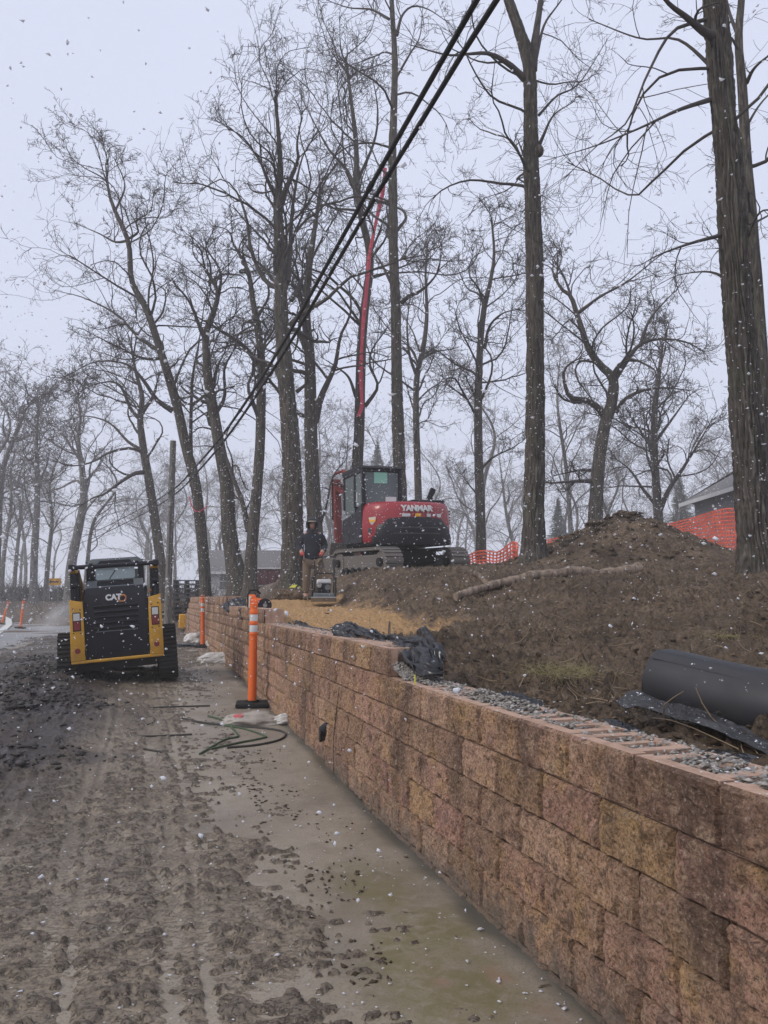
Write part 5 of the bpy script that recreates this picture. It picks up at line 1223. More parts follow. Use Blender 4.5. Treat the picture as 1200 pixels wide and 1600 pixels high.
# ------------------------------------------------------------------ site objects
def delineator(label, px, py, Yd, H, tilt=(0, 0), grp='orange delineator posts'):
    p = at(px, py, Yd); g = gz(p.x, p.y)
    root = empty('delineator_post', (p.x, p.y, g), (tilt[0], tilt[1], .15), label, 'delineator', grp)
    k = H / 1.42
    prof = [(.0, .03), (.058, .03), (.056, .20), (.052, .92), (.056, .925), (.058, .94), (.056, .955), (.050, .96), (.050, 1.06), (.056, 1.065), (.058, 1.085), (.056, 1.10), (.050, 1.105), (.050, 1.20), (.056, 1.205), (.058, 1.235), (.052, 1.25), (.046, 1.28), (.052, 1.30), (.050, 1.335), (.0, 1.345)]
    MB().lathe([(r_ * k if r_ else .001, z * k) for r_, z in prof]).build('post', M['orange'], root, smooth=35)
    for z0_, z1_ in ((.965, 1.055), (1.11, 1.195)): MB().lathe([(.0515 * k, z0_ * k), (.0525 * k, (z0_ + .01) * k), (.0525 * k, (z1_ - .01) * k), (.0515 * k, z1_ * k)]).build('reflective_band', M['reflect'], root, smooth=35)
    MB().tube([(-.042 * k, 0, 1.33 * k), (-.042 * k, 0, 1.41 * k), (.042 * k, 0, 1.41 * k), (.042 * k, 0, 1.33 * k)], .010 * k, 8).build('grab_handle', M['orange'], root, smooth=50)
    MB().box((0, 0, .03), (.42, .42, .055), bev=.02).cyl((0, 0, .065), .09, .03, 'z', 20).build('base', M['rubber'], root, smooth=35)
    return root
delineator('nearest orange delineator post standing against the block wall', 394, 1092, 10.3, 1.42)
delineator('second orange delineator post, farther along the wall by the white rubbish', 317, 1005, 19.6, 1.32, (0, -.03))
delineator('upright orange delineator post out on the road left of the skid steer', 32, 977, 36.5, 1.35, (0, .06))
delineator('leaning orange delineator post cut by the left edge on the road', 3, 963, 42.0, 1.3, (0, .25))

# utility pole and overhead cables
pp = at(268, 770, 28.0); root = empty('utility_pole', (pp.x, pp.y, gz(pp.x, pp.y)), label='weathered grey utility pole between the skid steer and the wall end', cat='pole')
zt = at(268, 689, 28.0).z - gz(pp.x, pp.y)
MB().tube([(0, 0, -.3), (0, 0, zt * .5), (0, 0, zt)], [.13, .12, .11], 16).build('shaft', M['wood_pole'], root, smooth=50)
MB().box((0, -.15, zt * .66), (.10, .12, .16), bev=.02).build('cable_clamp', M['steel'], root)
MB().tube([(.0, -.15, zt * .3), (.0, -.15, zt * .62)], .03, 8).build('riser', M['dirty_steel'], root)
p0 = at(762, 0, 5.6); dx, dy_ = pp.x - p0.x, pp.y - p0.y
def cable_pts(pxs, off):
    out = []
    for x, y in pxs:
        r_ = ray(x, y)                         # meet the vertical plane through the cable run
        nx_, ny_ = -dy_, dx; l_ = math.hypot(nx_, ny_); nx_ /= l_; ny_ /= l_
        d0 = p0.x * nx_ + p0.y * ny_ + off
        t_ = d0 / (r_.x * nx_ + r_.y * ny_); q_ = Vector((0, 0, CAMZ)) + r_ * t_; out.append(q_)
    return out
for lab, pxs, tail, off in (('upper of the two thick black overhead cables', [(745, 0), (683, 108), (617, 224), (574, 300), (512, 412), (428, 560), (352, 674), (304, 731), (269, 766)], [(218, 796, 36), (150, 830, 46), (95, 852, 58)], .10),
                      ('lower of the two thick black overhead cables', [(776, 0), (720, 88), (662, 184), (610, 268), (522, 418), (438, 560), (360, 676), (308, 738), (271, 774)], [(218, 806, 36), (150, 839, 46), (95, 860, 58)], -.10)):
    pts = cable_pts(pxs, off) + [at(*t_) for t_ in tail]; a0 = pts[0] + (pts[0] - pts[1]).normalized() * 7
    P_ = catmull(np.array([a0[:]] + [p[:] for p in pts]), 70)
    MB_ = MB().tube([tuple(p) for p in P_], [.026 if p[1] < 28 else .02 for p in P_], 8)
    # lashing wire clamps along the run
    o = MB_.build('overhead_cable', M['cable'], None, smooth=60); tag(o, lab, 'cable', 'overhead cables')
    for k in (10, 18, 27, 36, 44):
        a = Vector(P_[k]); d_ = (Vector(P_[k + 1]) - a).normalized() * .06
        MB().tube([a - d_, a + d_], .034, 8).build('splice', M['cable'], o, smooth=60)

# pink strap in the tree, pink rope round the leaning trunk
def ribbon(name, pts, w, mat, label, cat, twist=0.8, seed=1, parent=None):
    P_ = catmull(np.array([p[:] for p in pts]), 60); n = len(P_); rows = []
    for i, p in enumerate(P_):
        t_ = P_[min(i + 1, n - 1)] - P_[max(i - 1, 0)]; a = twist * math.sin(i * .23 + seed)
        s_ = np.cross(t_, [0, 1, 0]); s_ /= np.linalg.norm(s_); f_ = np.array([0, 1., 0])
        d_ = (s_ * math.cos(a) + f_ * math.sin(a)) * w * .5
        rows += [p - d_, p + d_]
    Fq = np.array([[2 * i, 2 * i + 1, 2 * i + 3, 2 * i + 2] for i in range(n - 1)])
    me = np_mesh(name, np.array(rows), Fq); o = mesh_obj(name, me, mat, parent)
    md = o.modifiers.new('t', 'SOLIDIFY'); md.thickness = .006
    if label: tag(o, label, cat)
    return o
ribbon('strap', [at(x, y, 27.4) for x, y in ((602, 262), (598, 300), (588, 345), (578, 395), (573, 450), (568, 500), (565, 550), (564, 595), (566, 636))], .155, M['pink'], 'long pink strap hanging from the tree behind the excavator', 'strap', .7)
o = bpy.data.objects['strap']; t_ = ribbon('strap_tail', [at(x, y, 27.3) for x, y in ((566, 630), (564, 640), (560, 651))], .14, M['pink'], None, None, .3); t_.parent = o
q = [at(x, y, 27.0) for x, y in ((296, 776), (299, 790), (305, 799), (312, 799), (319, 795), (324, 790))]
tag(MB().tube(q, .022, 8).build('rope', M['pink'], None, smooth=60), 'pink rope tied round the left-leaning tree', 'rope')

# arrow sign
p = at(84, 909, 54); root = empty('arrow_sign', (p.x, p.y, gz(p.x, p.y)), (0, 0, .05), 'yellow road sign with a black arrow pointing left', 'sign')
h = p.z - gz(p.x, p.y)
MB().box((0, 0, h), (1.02, .03, .48), bev=.012).build('panel', M['sign_yellow'], root)
MB().prism([(-.36, 0), (-.16, .15), (-.20, .045), (.36, .045), (.36, -.045), (-.20, -.045), (-.16, -.15)], -.024, -.018, 'y').build('arrow', M['black_gloss'], root, loc=(0, 0, h))
for x, sp in ((-.36, .0), (-.30, -.22), (.32, 0)): MB().tube([(x, .02, h - .2), (x + (.0 if not sp else .14), .04 + sp, -.1)], .03, 8).build('leg', M['steel'], root)

# dumpster, pallets, houses
p = at(424, 917, 36); root = empty('dumpster', (p.x, p.y, gz(p.x, p.y) - .02), (0, 0, .04), 'dark red steel dumpster behind the trees', 'dumpster'); h = at(424, 889, 36).z - gz(p.x, p.y)
MB().prism([(-.95, 0), (.95, 0), (1.05, h), (-1.05, h)], -.8, .8, 'y').build('bin', M['dark_red'], root)
for k in range(6): MB().box((-.85 + k * .34, -.83, h * .45), (.07, .07, h * .85)).build('rib', M['dark_red'], root)
MB().box((0, -.02, h + .02), (2.16, 1.72, .06)).build('rim', M['house_white'], root)
px0 = at(292, 955, 31); zg = gz(px0.x, px0.y); top = at(292, 906, 31).z; n = 9; zb_ = min(zg, px0.z) if zg < px0.z else zg
ph = (top - zb_) / n
ordn = ['lowest', 'second', 'third', 'fourth', 'fifth', 'sixth', 'seventh', 'eighth', 'topmost']
proto = []
d = .13
for nm, c, dm in [('slat', (0, -.40 + k * .2, ph - .03), (.94, .14, .025)) for k in range(5)] + [('bearer', (-.42 + k * .42, 0, ph * .45), (.09, .94, ph * .55)) for k in range(3)] + [('bottom_board', (0, -.40 + k * .4, .012), (.94, .10, .02)) for k in range(3)]:
    me = bpy.data.meshes.new(nm); bmm = bmesh.new(); bmesh.ops.create_cube(bmm, size=1); bmm.transform(Matrix.Diagonal((*dm, 1))); bmm.to_mesh(me); bmm.free(); me.materials.append(M['pallet']); proto.append((nm, me, c))
rg = random.Random(3)
for k in range(n):
    root = empty('pallet', (px0.x + rg.uniform(-.04, .04), px0.y + rg.uniform(-.05, .05), zb_ + k * ph), (0, 0, .1 + rg.uniform(-.05, .05)), ordn[k] + (' from the bottom' if 0 < k < 8 else '') + ' dark pallet of the stack behind the wall end', 'pallet', 'stacked dark pallets')
    for nm, me, c in proto:
        o = bpy.data.objects.new(nm, me); COL.objects.link(o); o.parent = root; o.location = c
def house(label, px0_, px1_, yeave, yridge, Yd, depth, mats, ridge='x', wins=(), hip=False):
    a, b_ = at(px0_, yeave, Yd), at(px1_, yeave, Yd); w = b_.x - a.x; g = gz(a.x, Yd) - .4; zE = a.z - g; zR = at(px0_, yridge, Yd + (depth / 2 if ridge == 'x' else 0)).z - g
    root = empty('house', (a.x, Yd, g), label=label, cat='house')
    w_ = MB()
    if ridge == 'x':
        w_.prism([(0, 0), (depth, 0), (depth, zE)] + ([] if hip else [(depth / 2, zR - .05)]) + [(0, zE)], 0, w, 'x').build('wall', M[mats[0]], root)
        if hip:
            e = .6; B = [(-e, -e, zE - .05), (w + e, -e, zE - .05), (w + e, depth + e, zE - .05), (-e, depth + e, zE - .05), (depth * .5, depth / 2, zR), (w - depth * .5, depth / 2, zR)]
            me = bpy.data.meshes.new('roof'); me.from_pydata(B, [], [(0, 1, 5, 4), (1, 2, 5), (2, 3, 4, 5), (3, 0, 4), (3, 2, 1, 0)]); me.update(); mesh_obj('roof', me, M['roof'], root)
            MB().box((-.62, depth / 2, zE - .12), (.05, depth + 1.2, .20)).build('fascia', M['house_white'], root)
        else: MB().prism([(-.5, zE - .18), (-.5, zE - .05), (depth / 2, zR + .12), (depth + .5, zE - .05), (depth + .5, zE - .18), (depth / 2, zR)], -.5, w + .5, 'x').build('roof', M['roof'], root)
        MB().box((w / 2, -.52, zE - .12), (w + 1.0, .05, .20)).build('fascia', M['house_white'], root)
    for (u, z, ww, hh) in wins:
        f_ = MB().box((u, -.03, z), (ww + .16, .06, hh + .16)).build('window', M['house_white'], root)
        MB().box((u, -.064, z + hh * .26), (ww, .012, hh * .46)).build('pane', M['dark_glass'], f_); MB().box((u, -.064, z - hh * .26), (ww, .012, hh * .46)).build('pane', M['dark_glass'], f_)
    return root
house('small white house with a sash window behind the flaring tree', 318, 452, 893, 862, 62, 7, ('house_white',), 'x', ((1.75, 1.9, .75, 1.3), (5.2, 1.9, .75, 1.3)))
house('grey house with a dark roof partly behind the right-edge trunk', 1215, 1520, 744, 664, 33, 9, ('house_grey',), 'x', ((3.0, 3.6, .9, 1.2),), hip=True)

# orange netting fences
def net(label, top, bot, Yd0, Yd1, cell, posts):
    """top/bot: pixel polylines of equal count; strips woven as a lattice"""
    n = len(top); T_ = [at(x, y, Yd0 + (Yd1 - Yd0) * i / (n - 1)) for i, (x, y) in enumerate(top)]; B_ = [at(x, y, Yd0 + (Yd1 - Yd0) * i / (n - 1)) for i, (x, y) in enumerate(bot)]
    L = sum((T_[i + 1] - T_[i]).length for i in range(n - 1)); nu = max(4, int(L / cell)); nv = max(3, int(max((T_[i] - B_[i]).length for i in range(n)) / cell))
    Tt = catmull(np.array([p[:] for p in T_]), nu + 1); Bb = catmull(np.array([p[:] for p in B_]), nu + 1)
    r_ = np.random.RandomState(len(top) + nu); G = np.stack([Tt * (1 - v) + Bb * v for v in np.linspace(0, 1, nv + 1)], 1)
    uu, vv = np.meshgrid(np.arange(nu + 1), np.arange(nv + 1), indexing='ij')
    G[..., 1] += (fbm(uu * .15, vv * .25, 3, 5) - .5) * .35; G[..., 2] += (fbm(uu * .2, vv * .2, 3, 9) - .5) * .08
    P1 = G; t_ = cell * .19
    org = Vector(B_[0]); root = empty('orange_fence', org, label=label, cat='fence', group='orange netting fences')
    def lat(A):
        V = []; Fq = []; 
        for line in A:
            k = len(V); m_ = len(line)
            for i, p in enumerate(line):
                d_ = line[min(i + 1, m_ - 1)] - line[max(i - 1, 0)]; d_ = d_ / (np.linalg.norm(d_) + 1e-9); s_ = np.cross(d_, [0, 1, 0]); s_ = s_ / (np.linalg.norm(s_) + 1e-9) * t_
                V += [p - s_, p + s_]
            Fq += [[k + 2 * i, k + 2 * i + 1, k + 2 * i + 3, k + 2 * i + 2] for i in range(m_ - 1)]
        return V, Fq
    v1, f1 = lat([G[:, j] for j in range(nv + 1)]); v2, f2 = lat([G[i] for i in range(nu + 1)]); v2 = [p + np.array([0, .003, 0]) for p in v2]
    me = np_mesh('netting', np.array(v1 + v2) - np.array(org), np.array(f1 + [[a + len(v1) for a in f] for f in f2])); tag(mesh_obj('netting', me, M['fence_orange'], root), kind='stuff')
    for x, y, yb in posts:
        k = max(0, min(n - 1, min(range(n), key=lambda i: abs(top[i][0] - x)))); Yd = Yd0 + (Yd1 - Yd0) * k / (n - 1)
        a, c = at(x, y, Yd + .05), at(x, yb, Yd + .05); a_, c_ = a - org, c - org; c_.z = min(c_.z, gz(c.x, c.y) - .2 - org.z)
        MB().tube([tuple(c_), tuple(a_)], .022, 8).build('stake', M['dirty_steel'], root)
net('sagging orange netting between the excavator track and the straight trunk', [(718, 878), (740, 863), (760, 860), (778, 862), (800, 846), (810, 849)], [(722, 895), (740, 896), (760, 896), (778, 896), (800, 894), (806, 892)], 22, 21, .11, [(722, 880, 900), (803, 846, 900)])
net('orange netting stretched to the right-edge trunk above the dirt pile', [(1015, 822), (1045, 818), (1080, 809), (1110, 800), (1135, 795), (1165, 792), (1215, 790)], [(1015, 862), (1045, 862), (1080, 862), (1110, 862), (1135, 861), (1165, 860), (1215, 858)], 23, 19.5, .10, [(1030, 815, 870), (1118, 792, 870), (1205, 786, 870)])
net('short strip of orange netting showing behind the straight trunk', [(842, 848), (856, 843), (872, 840), (886, 838)], [(842, 862), (856, 862), (872, 862), (886, 862)], 22, 22, .09, [(886, 834, 870)])

# dirt pile
pc_ = at(965, 884, 16.6); cx, cy = pc_.x, pc_.y; nr = 190
gx = np.linspace(-3.4, 3.4, nr); GX, GY = np.meshgrid(gx, gx * .75, indexing='ij'); X = cx + GX; Yy = cy + GY
prof = np.interp(GX, [-3.2, -2.3, -1.5, -.8, -.1, .3, .9, 1.6, 2.3, 3.0], [0, .12, .42, .74, 1.0, .98, .70, .40, .14, 0])
dep = np.clip(1 - (GY / 2.3) ** 2, 0, 1) ** .8
n1 = fbm(X * 1.6, Yy * 1.6, 4, 201); n2 = fbm(X * 7, Yy * 7, 4, 205); n3 = fbm(X * 22, Yy * 22, 3, 207)
Z = bank_z(X, Yy) + prof * dep * (.88 + .3 * n1) + (n2 - .5) * .20 * sstep(0, .3, prof * dep) + np.clip(n3 - .52, 0, 1) * .14 * sstep(0, .3, prof * dep) - .05 - .25 * (1 - sstep(0, .06, prof * dep))
org = np.array([cx, cy, float(bank_z(cx, cy))])
me = np_mesh('dirt_pile', np.stack([X, Yy, Z], -1).reshape(-1, 3) - org, grid_faces(nr, nr)); attr(me, 'sand', np.zeros(nr * nr))
o = tag(mesh_obj('dirt_pile', me, M['soil'], loc=org), 'large mound of dark dug soil between the straight trunk and right-edge trunk', 'dirt pile')
r = np.random.RandomState(31); pts = []; sz = []
for k in range(900):
    i, j = r.randint(5, nr - 5), r.randint(5, nr - 5)
    if prof[i, j] * dep[i, j] < .05: continue
    pts.append((X[i, j], Yy[i, j], Z[i, j] + .01)); sz.append(r.uniform(.02, .065))
for k in range(260):
    a = r.randn() * .38; b_ = r.randn() * .3; i = int(np.clip((a + .15 + 3.4) / 6.8 * nr, 0, nr - 1)); j = int(np.clip((b_ + 2.55) / 5.1 * nr, 0, nr - 1)); pts.append((X[i, j], Yy[i, j], Z[i, j] + .03)); sz.append(r.uniform(.05, .11))
stones('pile_clods', pts, sz, 33, M['soil'], 'dark clods lying on the dirt mound', 'soil', .8)

# log on the bank
def ground_path(pts, lift, f=on_bank): return [f(x, y) + Vector((0, 0, lift)) for x, y in pts]
lp = [(762, 914), (785, 913), (806, 911), (835, 905), (867, 900), (900, 899), (933, 896), (965, 892), (985, 890), (998, 893)]
hits = [on_bank(x, y) for x, y in lp]; k_ = np.polyfit(range(len(lp)), [p.y for p in hits], 1)
P_ = []
for i, (x, y) in enumerate(lp):
    Yv = float(np.polyval(k_, i)); p = at(x, y, Yv); p.z = max(p.z - .02, bank_at(p.x, p.y) + .05); P_.append(p)
root = empty('log', P_[0], label='long pale bare log lying across the dirt bank', cat='log')
rel = [p - P_[0] for p in P_]; A = catmull(np.array([p[:] for p in rel]), 40); rad = np.interp(np.linspace(0, 1, 40), [0, .1, .2, .5, .93, 1], [.06, .066, .072, .076, .088, .10])
MB().tube([tuple(a) for a in A], [float(v * (1 + .12 * math.sin(i * 1.3))) for i, v in enumerate(rad)], 14).build('trunk', M['log'], root, smooth=60)
for pts, w in ((((712, 933), (735, 924), (765, 914)), .062), (((740, 895), (752, 902), (770, 912)), .05)):
    Q = []
    for i, (x, y) in enumerate(pts):
        p = at(x, y, P_[0].y - (.35 if y > 915 else -.1) * (1 - i / 2)); p.z = max(p.z, bank_at(p.x, p.y) + .04) if i < 2 else P_[0].z; Q.append(p - P_[0])
    Q[2] = Vector((.02, 0, 0))
    MB().tube([tuple(q) for q in Q], [w * .95, w, w * .8], 12).build('branch', M['log'], root, smooth=60)

# roll of geotextile at the right
pa = at(1032, 1061, 3.75); pb_ = at(1290, 1128, 3.15); ax = (pb_ - pa); L = ax.length; R_ = .155
zb1 = bank_at(pa.x, pa.y); pa.z = max(pa.z, zb1 + R_ - .03)
root = empty('geotextile_roll', pa, label='thick black roll of geotextile lying on the bank at the right', cat='fabric roll')
q_ = ax.to_track_quat('X', 'Z'); rings = []
for i in range(30):
    t_ = i / 29; c = Vector((L * t_, 0, 0)); e_ = .012 * math.exp(-t_ * 25)
    rings.append([c + Vector((0, (R_ - e_ + .003 * math.sin(3 * a + t_ * 9)) * math.cos(a), (R_ - e_ + .003 * math.sin(2 * a + t_ * 6)) * math.sin(a))) for a in [2 * math.pi * k / 40 for k in range(40)]])
MB().loft(rings).build('roll', M['black_fabric'], root, smooth=50, rot=q_.to_euler())
sp = []
for k in range(120):
    a = k * .32; rr_ = .02 + (R_ - .03) * k / 119; sp.append((-.006, rr_ * math.cos(a), rr_ * math.sin(a)))
MB().loft([[Vector((.01 + (L - .02) * t_, (R_ + e_) * math.cos(a), (R_ + e_) * math.sin(a))) for a, e_ in ((1.95, .0015), (2.0, .0065), (2.12, .0065), (2.35, .0015), (2.12, -.004))] for t_ in np.linspace(0, 1, 14)]).build('wrap_edge', M['black_fabric'], root, rot=q_.to_euler())
MB().tube(sp, .004, 5).build('spiral_end', M['film'], root, rot=q_.to_euler())
def cloth(name, rows, mat, label, fold=.012, nu=70, nv=26, seed=1, thick=.004, freq=9, group='scraps of black sheeting'):
    G = np.array([[p[:] for p in r_] for r_ in rows]); A = np.stack([catmull(g, nu) for g in G], 0)
    A = np.stack([catmull(A[:, i], nv) for i in range(nu)], 1)
    u, v = np.meshgrid(np.linspace(0, 1, nv), np.linspace(0, 1, nu), indexing='ij')
    n_ = np.cross(np.gradient(A, axis=0).reshape(-1, 3), np.gradient(A, axis=1).reshape(-1, 3)).reshape(A.shape); n_ /= np.linalg.norm(n_, axis=2, keepdims=True) + 1e-9
    f_ = (1 - 2 * np.abs(fbm(v * freq, u * freq * .5, 3, seed) - .5) * 2) ** 2 + (fbm(v * freq * 2.2, u * freq, 3, seed + 3) - .5)
    A = A + n_ * (f_ * fold)[..., None]
    org = A.reshape(-1, 3).mean(0); me = np_mesh(name, A.reshape(-1, 3) - org, grid_faces(nv, nu)); o = mesh_obj(name, me, mat, loc=org)
    md = o.modifiers.new('t', 'SOLIDIFY'); md.thickness = thick; md.offset = 0
    return tag(o, label, 'sheeting', group)
def lay(pts, lift=.01): return [on_bank(x, y) + Vector((0, 0, lift)) for x, y in pts]
A3 = lambda pts: [at(*p) for p in pts]
cloth('fabric_flap', [A3([(963, 1098, 3.62), (990, 1080, 3.62), (1040, 1098, 3.55), (1090, 1108, 3.45), (1150, 1132, 3.3), (1230, 1165, 3.1)]), A3([(972, 1106, 3.50), (1000, 1096, 3.50), (1045, 1112, 3.42), (1095, 1124, 3.32), (1150, 1148, 3.2), (1230, 1182, 3.0)]),
                      A3([(975, 1108, 3.45), (1005, 1106, 3.45), (1050, 1122, 3.37), (1098, 1134, 3.27), (1150, 1157, 3.15), (1230, 1192, 2.95)])], M['snowy_fabric'], 'snow-dusted black fabric edge lying in front of the big roll', .008, seed=3)
cloth('plastic_sheet', [A3([(1075, 1178, 3.0), (1110, 1172, 3.0), (1150, 1176, 2.95), (1230, 1190, 2.9)]), A3([(1085, 1182, 2.92), (1120, 1180, 2.9), (1160, 1190, 2.85), (1230, 1210, 2.8)]), A3([(1130, 1186, 2.86), (1150, 1196, 2.82), (1180, 1208, 2.78), (1230, 1228, 2.7)])], M['film'], 'black plastic edge tucked behind the wall top at the right', .006, seed=5)
cloth('plastic_scrap', [A3([(772, 1086, 4.35), (800, 1083, 4.35), (830, 1092, 4.28), (852, 1100, 4.22)]), A3([(780, 1092, 4.27), (805, 1094, 4.25), (832, 1100, 4.2), (850, 1106, 4.15)]), A3([(790, 1097, 4.2), (808, 1100, 4.18), (832, 1106, 4.14), (848, 1110, 4.1)])], M['film'], 'small black plastic scrap half buried behind the low wall top', .015, seed=7)
cloth('plastic_scrap', [A3([(944, 1124, 3.5), (965, 1128, 3.45), (1000, 1140, 3.38)]), A3([(950, 1130, 3.42), (970, 1136, 3.38), (1000, 1146, 3.32)]), A3([(958, 1136, 3.36), (975, 1142, 3.32), (1000, 1150, 3.28)])], M['film'], 'dark plastic corner poking out beneath the fabric roll', .008, seed=8)
cloth('plastic_sheet', [A3([(520, 988, 7.5), (545, 977, 7.4), (572, 982, 7.0), (600, 996, 6.6), (636, 1000, 6.1), (664, 985, 5.75), (682, 1006, 5.45), (694, 1030, 5.25)]), A3([(522, 994, 7.3), (548, 990, 7.1), (578, 996, 6.75), (603, 1004, 6.4), (636, 1010, 5.8), (658, 1012, 5.45), (676, 1032, 5.2), (692, 1044, 5.12)]),
                       A3([(526, 998, 7.2), (555, 1000, 6.9), (585, 1006, 6.55), (606, 1012, 6.2), (634, 1026, 5.45), (652, 1040, 5.2), (672, 1050, 5.08), (692, 1054, 5.05)]), A3([(530, 1002, 7.1), (560, 1006, 6.8), (590, 1010, 6.45), (608, 1016, 6.1), (636, 1040, 5.3), (650, 1054, 5.1), (670, 1060, 5.0), (692, 1062, 4.98)])], M['film'], 'crumpled black plastic sheet curling over the stepped wall end', .052, 140, 70, seed=11, freq=8)
cloth('plastic_sheet', [A3([(344, 947, 15.2), (358, 938, 15.2), (372, 934, 15.2), (384, 936, 15.2)]), A3([(350, 953, 15.0), (362, 950, 15.0), (374, 948, 15.0), (386, 948, 15.0)]), A3([(352, 956, 14.9), (364, 957, 14.9), (376, 956, 14.9), (388, 956, 14.9)])], M['film'], 'pointed black plastic flap overhanging the far wall top left of the saw', .03, 40, 20, seed=13)
cloth('plastic_sheet', [A3([(374, 954, 13.2), (382, 952, 13.2), (392, 955, 13.2)]), A3([(377, 963, 13.1), (384, 963, 13.05), (391, 964, 13.1)]), A3([(381, 970, 13.1), (386, 973, 13.0), (391, 970, 13.1)])], M['film'], 'black plastic bunch hanging over the wall below the saw', .05, 30, 26, seed=15)
cloth('plastic_sheet', [A3([(408, 954, 11.9), (418, 957, 11.9), (430, 955, 11.9), (440, 962, 11.7), (455, 972, 11.4), (480, 974, 10.6)]), A3([(411, 966, 11.7), (420, 968, 11.6), (432, 967, 11.6), (443, 972, 11.3), (460, 977, 10.9), (484, 980, 10.4)]), A3([(415, 974, 11.5), (424, 977, 11.4), (435, 979, 11.3), (446, 981, 11.0), (462, 983, 10.6), (482, 984, 10.3)])], M['film'], 'grey smeared plastic sheet folded on the wall top right of the nearest post', .05, 60, 26, seed=17)
cloth('plastic_sheet', [A3([(470, 976, 9.9), (492, 980, 9.2), (515, 984, 8.4)]), A3([(474, 981, 9.7), (496, 985, 9.0), (518, 990, 8.2)]), A3([(478, 985, 9.6), (498, 990, 8.9), (520, 996, 8.1)])], M['film'], 'flat dusty plastic strip along the wall top behind the posts', .015, 40, 16, seed=19)

# cut-off saw on the wall top
p = at(399, 956, 13.0); root = empty('cutoff_saw', (p.x, p.y, p.z), (0, 0, .3), 'orange cut-off saw with a dark blade guard on the wall top', 'saw')
MB().box((0, 0, .14), (.22, .30, .17), bev=.04).box((-.06, .02, .24), (.12, .22, .10), bev=.03).build('body', M['orange'], root, smooth=50)
MB().box((-.10, .02, .16), (.05, .26, .20), bev=.02).build('side_cover', M['bag'], root)
MB().tube([(-.13, -.05, .05), (-.14, -.06, .28), (-.10, -.05, .36), (.02, -.03, .36), (.08, -.02, .30)], .014, 8).build('front_handle', M['rubber'], root, smooth=60)
MB().cyl((.13, -.17, .11), .115, .05, 'y', 24).build('blade_guard', M['black_gloss'], root, smooth=40); MB().cyl((.13, -.20, .11), .035, .03, 'y', 14).build('arbor', M['steel'], root)
MB().tube([(.02, .12, .2), (.05, .3, .26), (.06, .36, .16), (.03, .3, .08)], .02, 8).build('rear_handle', M['rubber'], root, smooth=60)

# bundle of yellow gear by the worker
p = at(463, 930, 17.7); HEAP = (p.x, p.y, bank_at(p.x, p.y) - .02)
p = at(462, 920, 17.55); root = empty('hard_hat', (p.x, p.y, p.z - .03), (.9, .5, 0), 'yellow and black hard hat lying on the dirt beside the worker', 'hard hat')
prof = [(.12, 0), (.116, .023), (.105, .06), (.075, .098), (.037, .116), (.002, .12)]
MB().lathe(prof, n=20).build('shell', M['yellow'], root, smooth=50); MB().lathe([(.15, -.010), (.154, 0), (.12, .010), (.112, .0)], n=20).build('brim', M['yellow'], root, smooth=50)
MB().tube([(0, -.116, .023), (0, -.09, .09), (0, 0, .131), (0, .09, .09), (0, .116, .023)], .021, 8).build('stripe', M['black_gloss'], root, smooth=50)

# bags and rubbish on the pavement
def lump(name, label, c, dims, seed, mat, rz=0., cat='bag', amp=.35, parent=None):
    bm_ = bmesh.new(); bmesh.ops.create_icosphere(bm_, subdivisions=5, radius=1.0)
    V = np.array([v.co[:] for v in bm_.verts])
    n_ = fbm(V[:, 0] * 1.6 + 5, V[:, 1] * 1.6 + V[:, 2] * 1.3, 3, seed); rd = 1 - np.abs(2 * fbm(V[:, 0] * 2.6 + V[:, 2] * 2, V[:, 1] * 2.6 - V[:, 2] * 1.4, 4, seed + 5) - 1)
    k = 1 + amp * (n_ - .5) * 2 + amp * .6 * (rd - .7)
    V = V * k[:, None]; V[:, 2] = np.where(V[:, 2] < -.25, -.25 + (V[:, 2] + .25) * .1, V[:, 2])
    V = V * np.array(dims)
    for v, co in zip(bm_.verts, V): v.co = co
    m_ = MB(); m_.add(bm_); o = m_.build(name, mat, parent, loc=c, rot=(0, 0, rz), smooth=75)
    if label: tag(o, label, cat)
    return o
lump('soil_heap', 'low heap of brown soil under the hard hat beside the worker', HEAP, (.62, .42, .30), 41, M['soil'], .2, cat='soil', amp=.4)
p = on_ground(400, 1131); o = lump('sandbag', 'torn muddy white bag with red print at the wall foot near the nearest post', p + Vector((0, 0, .02)), (.40, .17, .10), 3, M['bag_tan'], .1)
lump('print_patch', None, (-.16, -.05, .055), (.10, .05, .045), 8, M['bag_red'], .3, parent=o); lump('torn_corner', None, (.34, -.07, .02), (.16, .09, .07), 9, M['bag'], .2, parent=o)
p = on_ground(340, 1034); o = lump('plastic_bag', 'white plastic bag lying on the wet pavement between the two posts', p + Vector((0, 0, .03)), (.40, .28, .16), 13, M['bag'], .3)
lump('print_patch', None, (.18, -.06, .06), (.07, .05, .06), 14, M['bag_red'], .3, parent=o); lump('loose_end', None, (.42, .0, .02), (.17, .07, .14), 15, M['bag'], .5, parent=o)
p = on_ground(305, 1003); o = lump('plastic_bag', 'grubby white bag heaped at the foot of the second post', p + Vector((0, 0, .03)), (.34, .28, .22), 23, M['bag'], .3)
p = on_ground(300, 1011); o = lump('tarp_bundle', 'low dark plastic bundle beside the second post', p + Vector((0, 0, .0)), (.66, .22, .10), 25, M['film'], .15, cat='bundle')
p = on_ground(332, 1008); o = lump('plastic_bag', 'small torn bag between the second post and the wall', p + Vector((0, 0, .02)), (.16, .16, .13), 27, M['bag'], .9)
p = on_ground(268, 958); o = lump('rubbish_heap', 'dark heap of dug rubble at the foot of the utility pole', p + Vector((0, 0, .0)), (.75, .6, .45), 29, M['soil'], .9, cat='rubble', amp=.5)

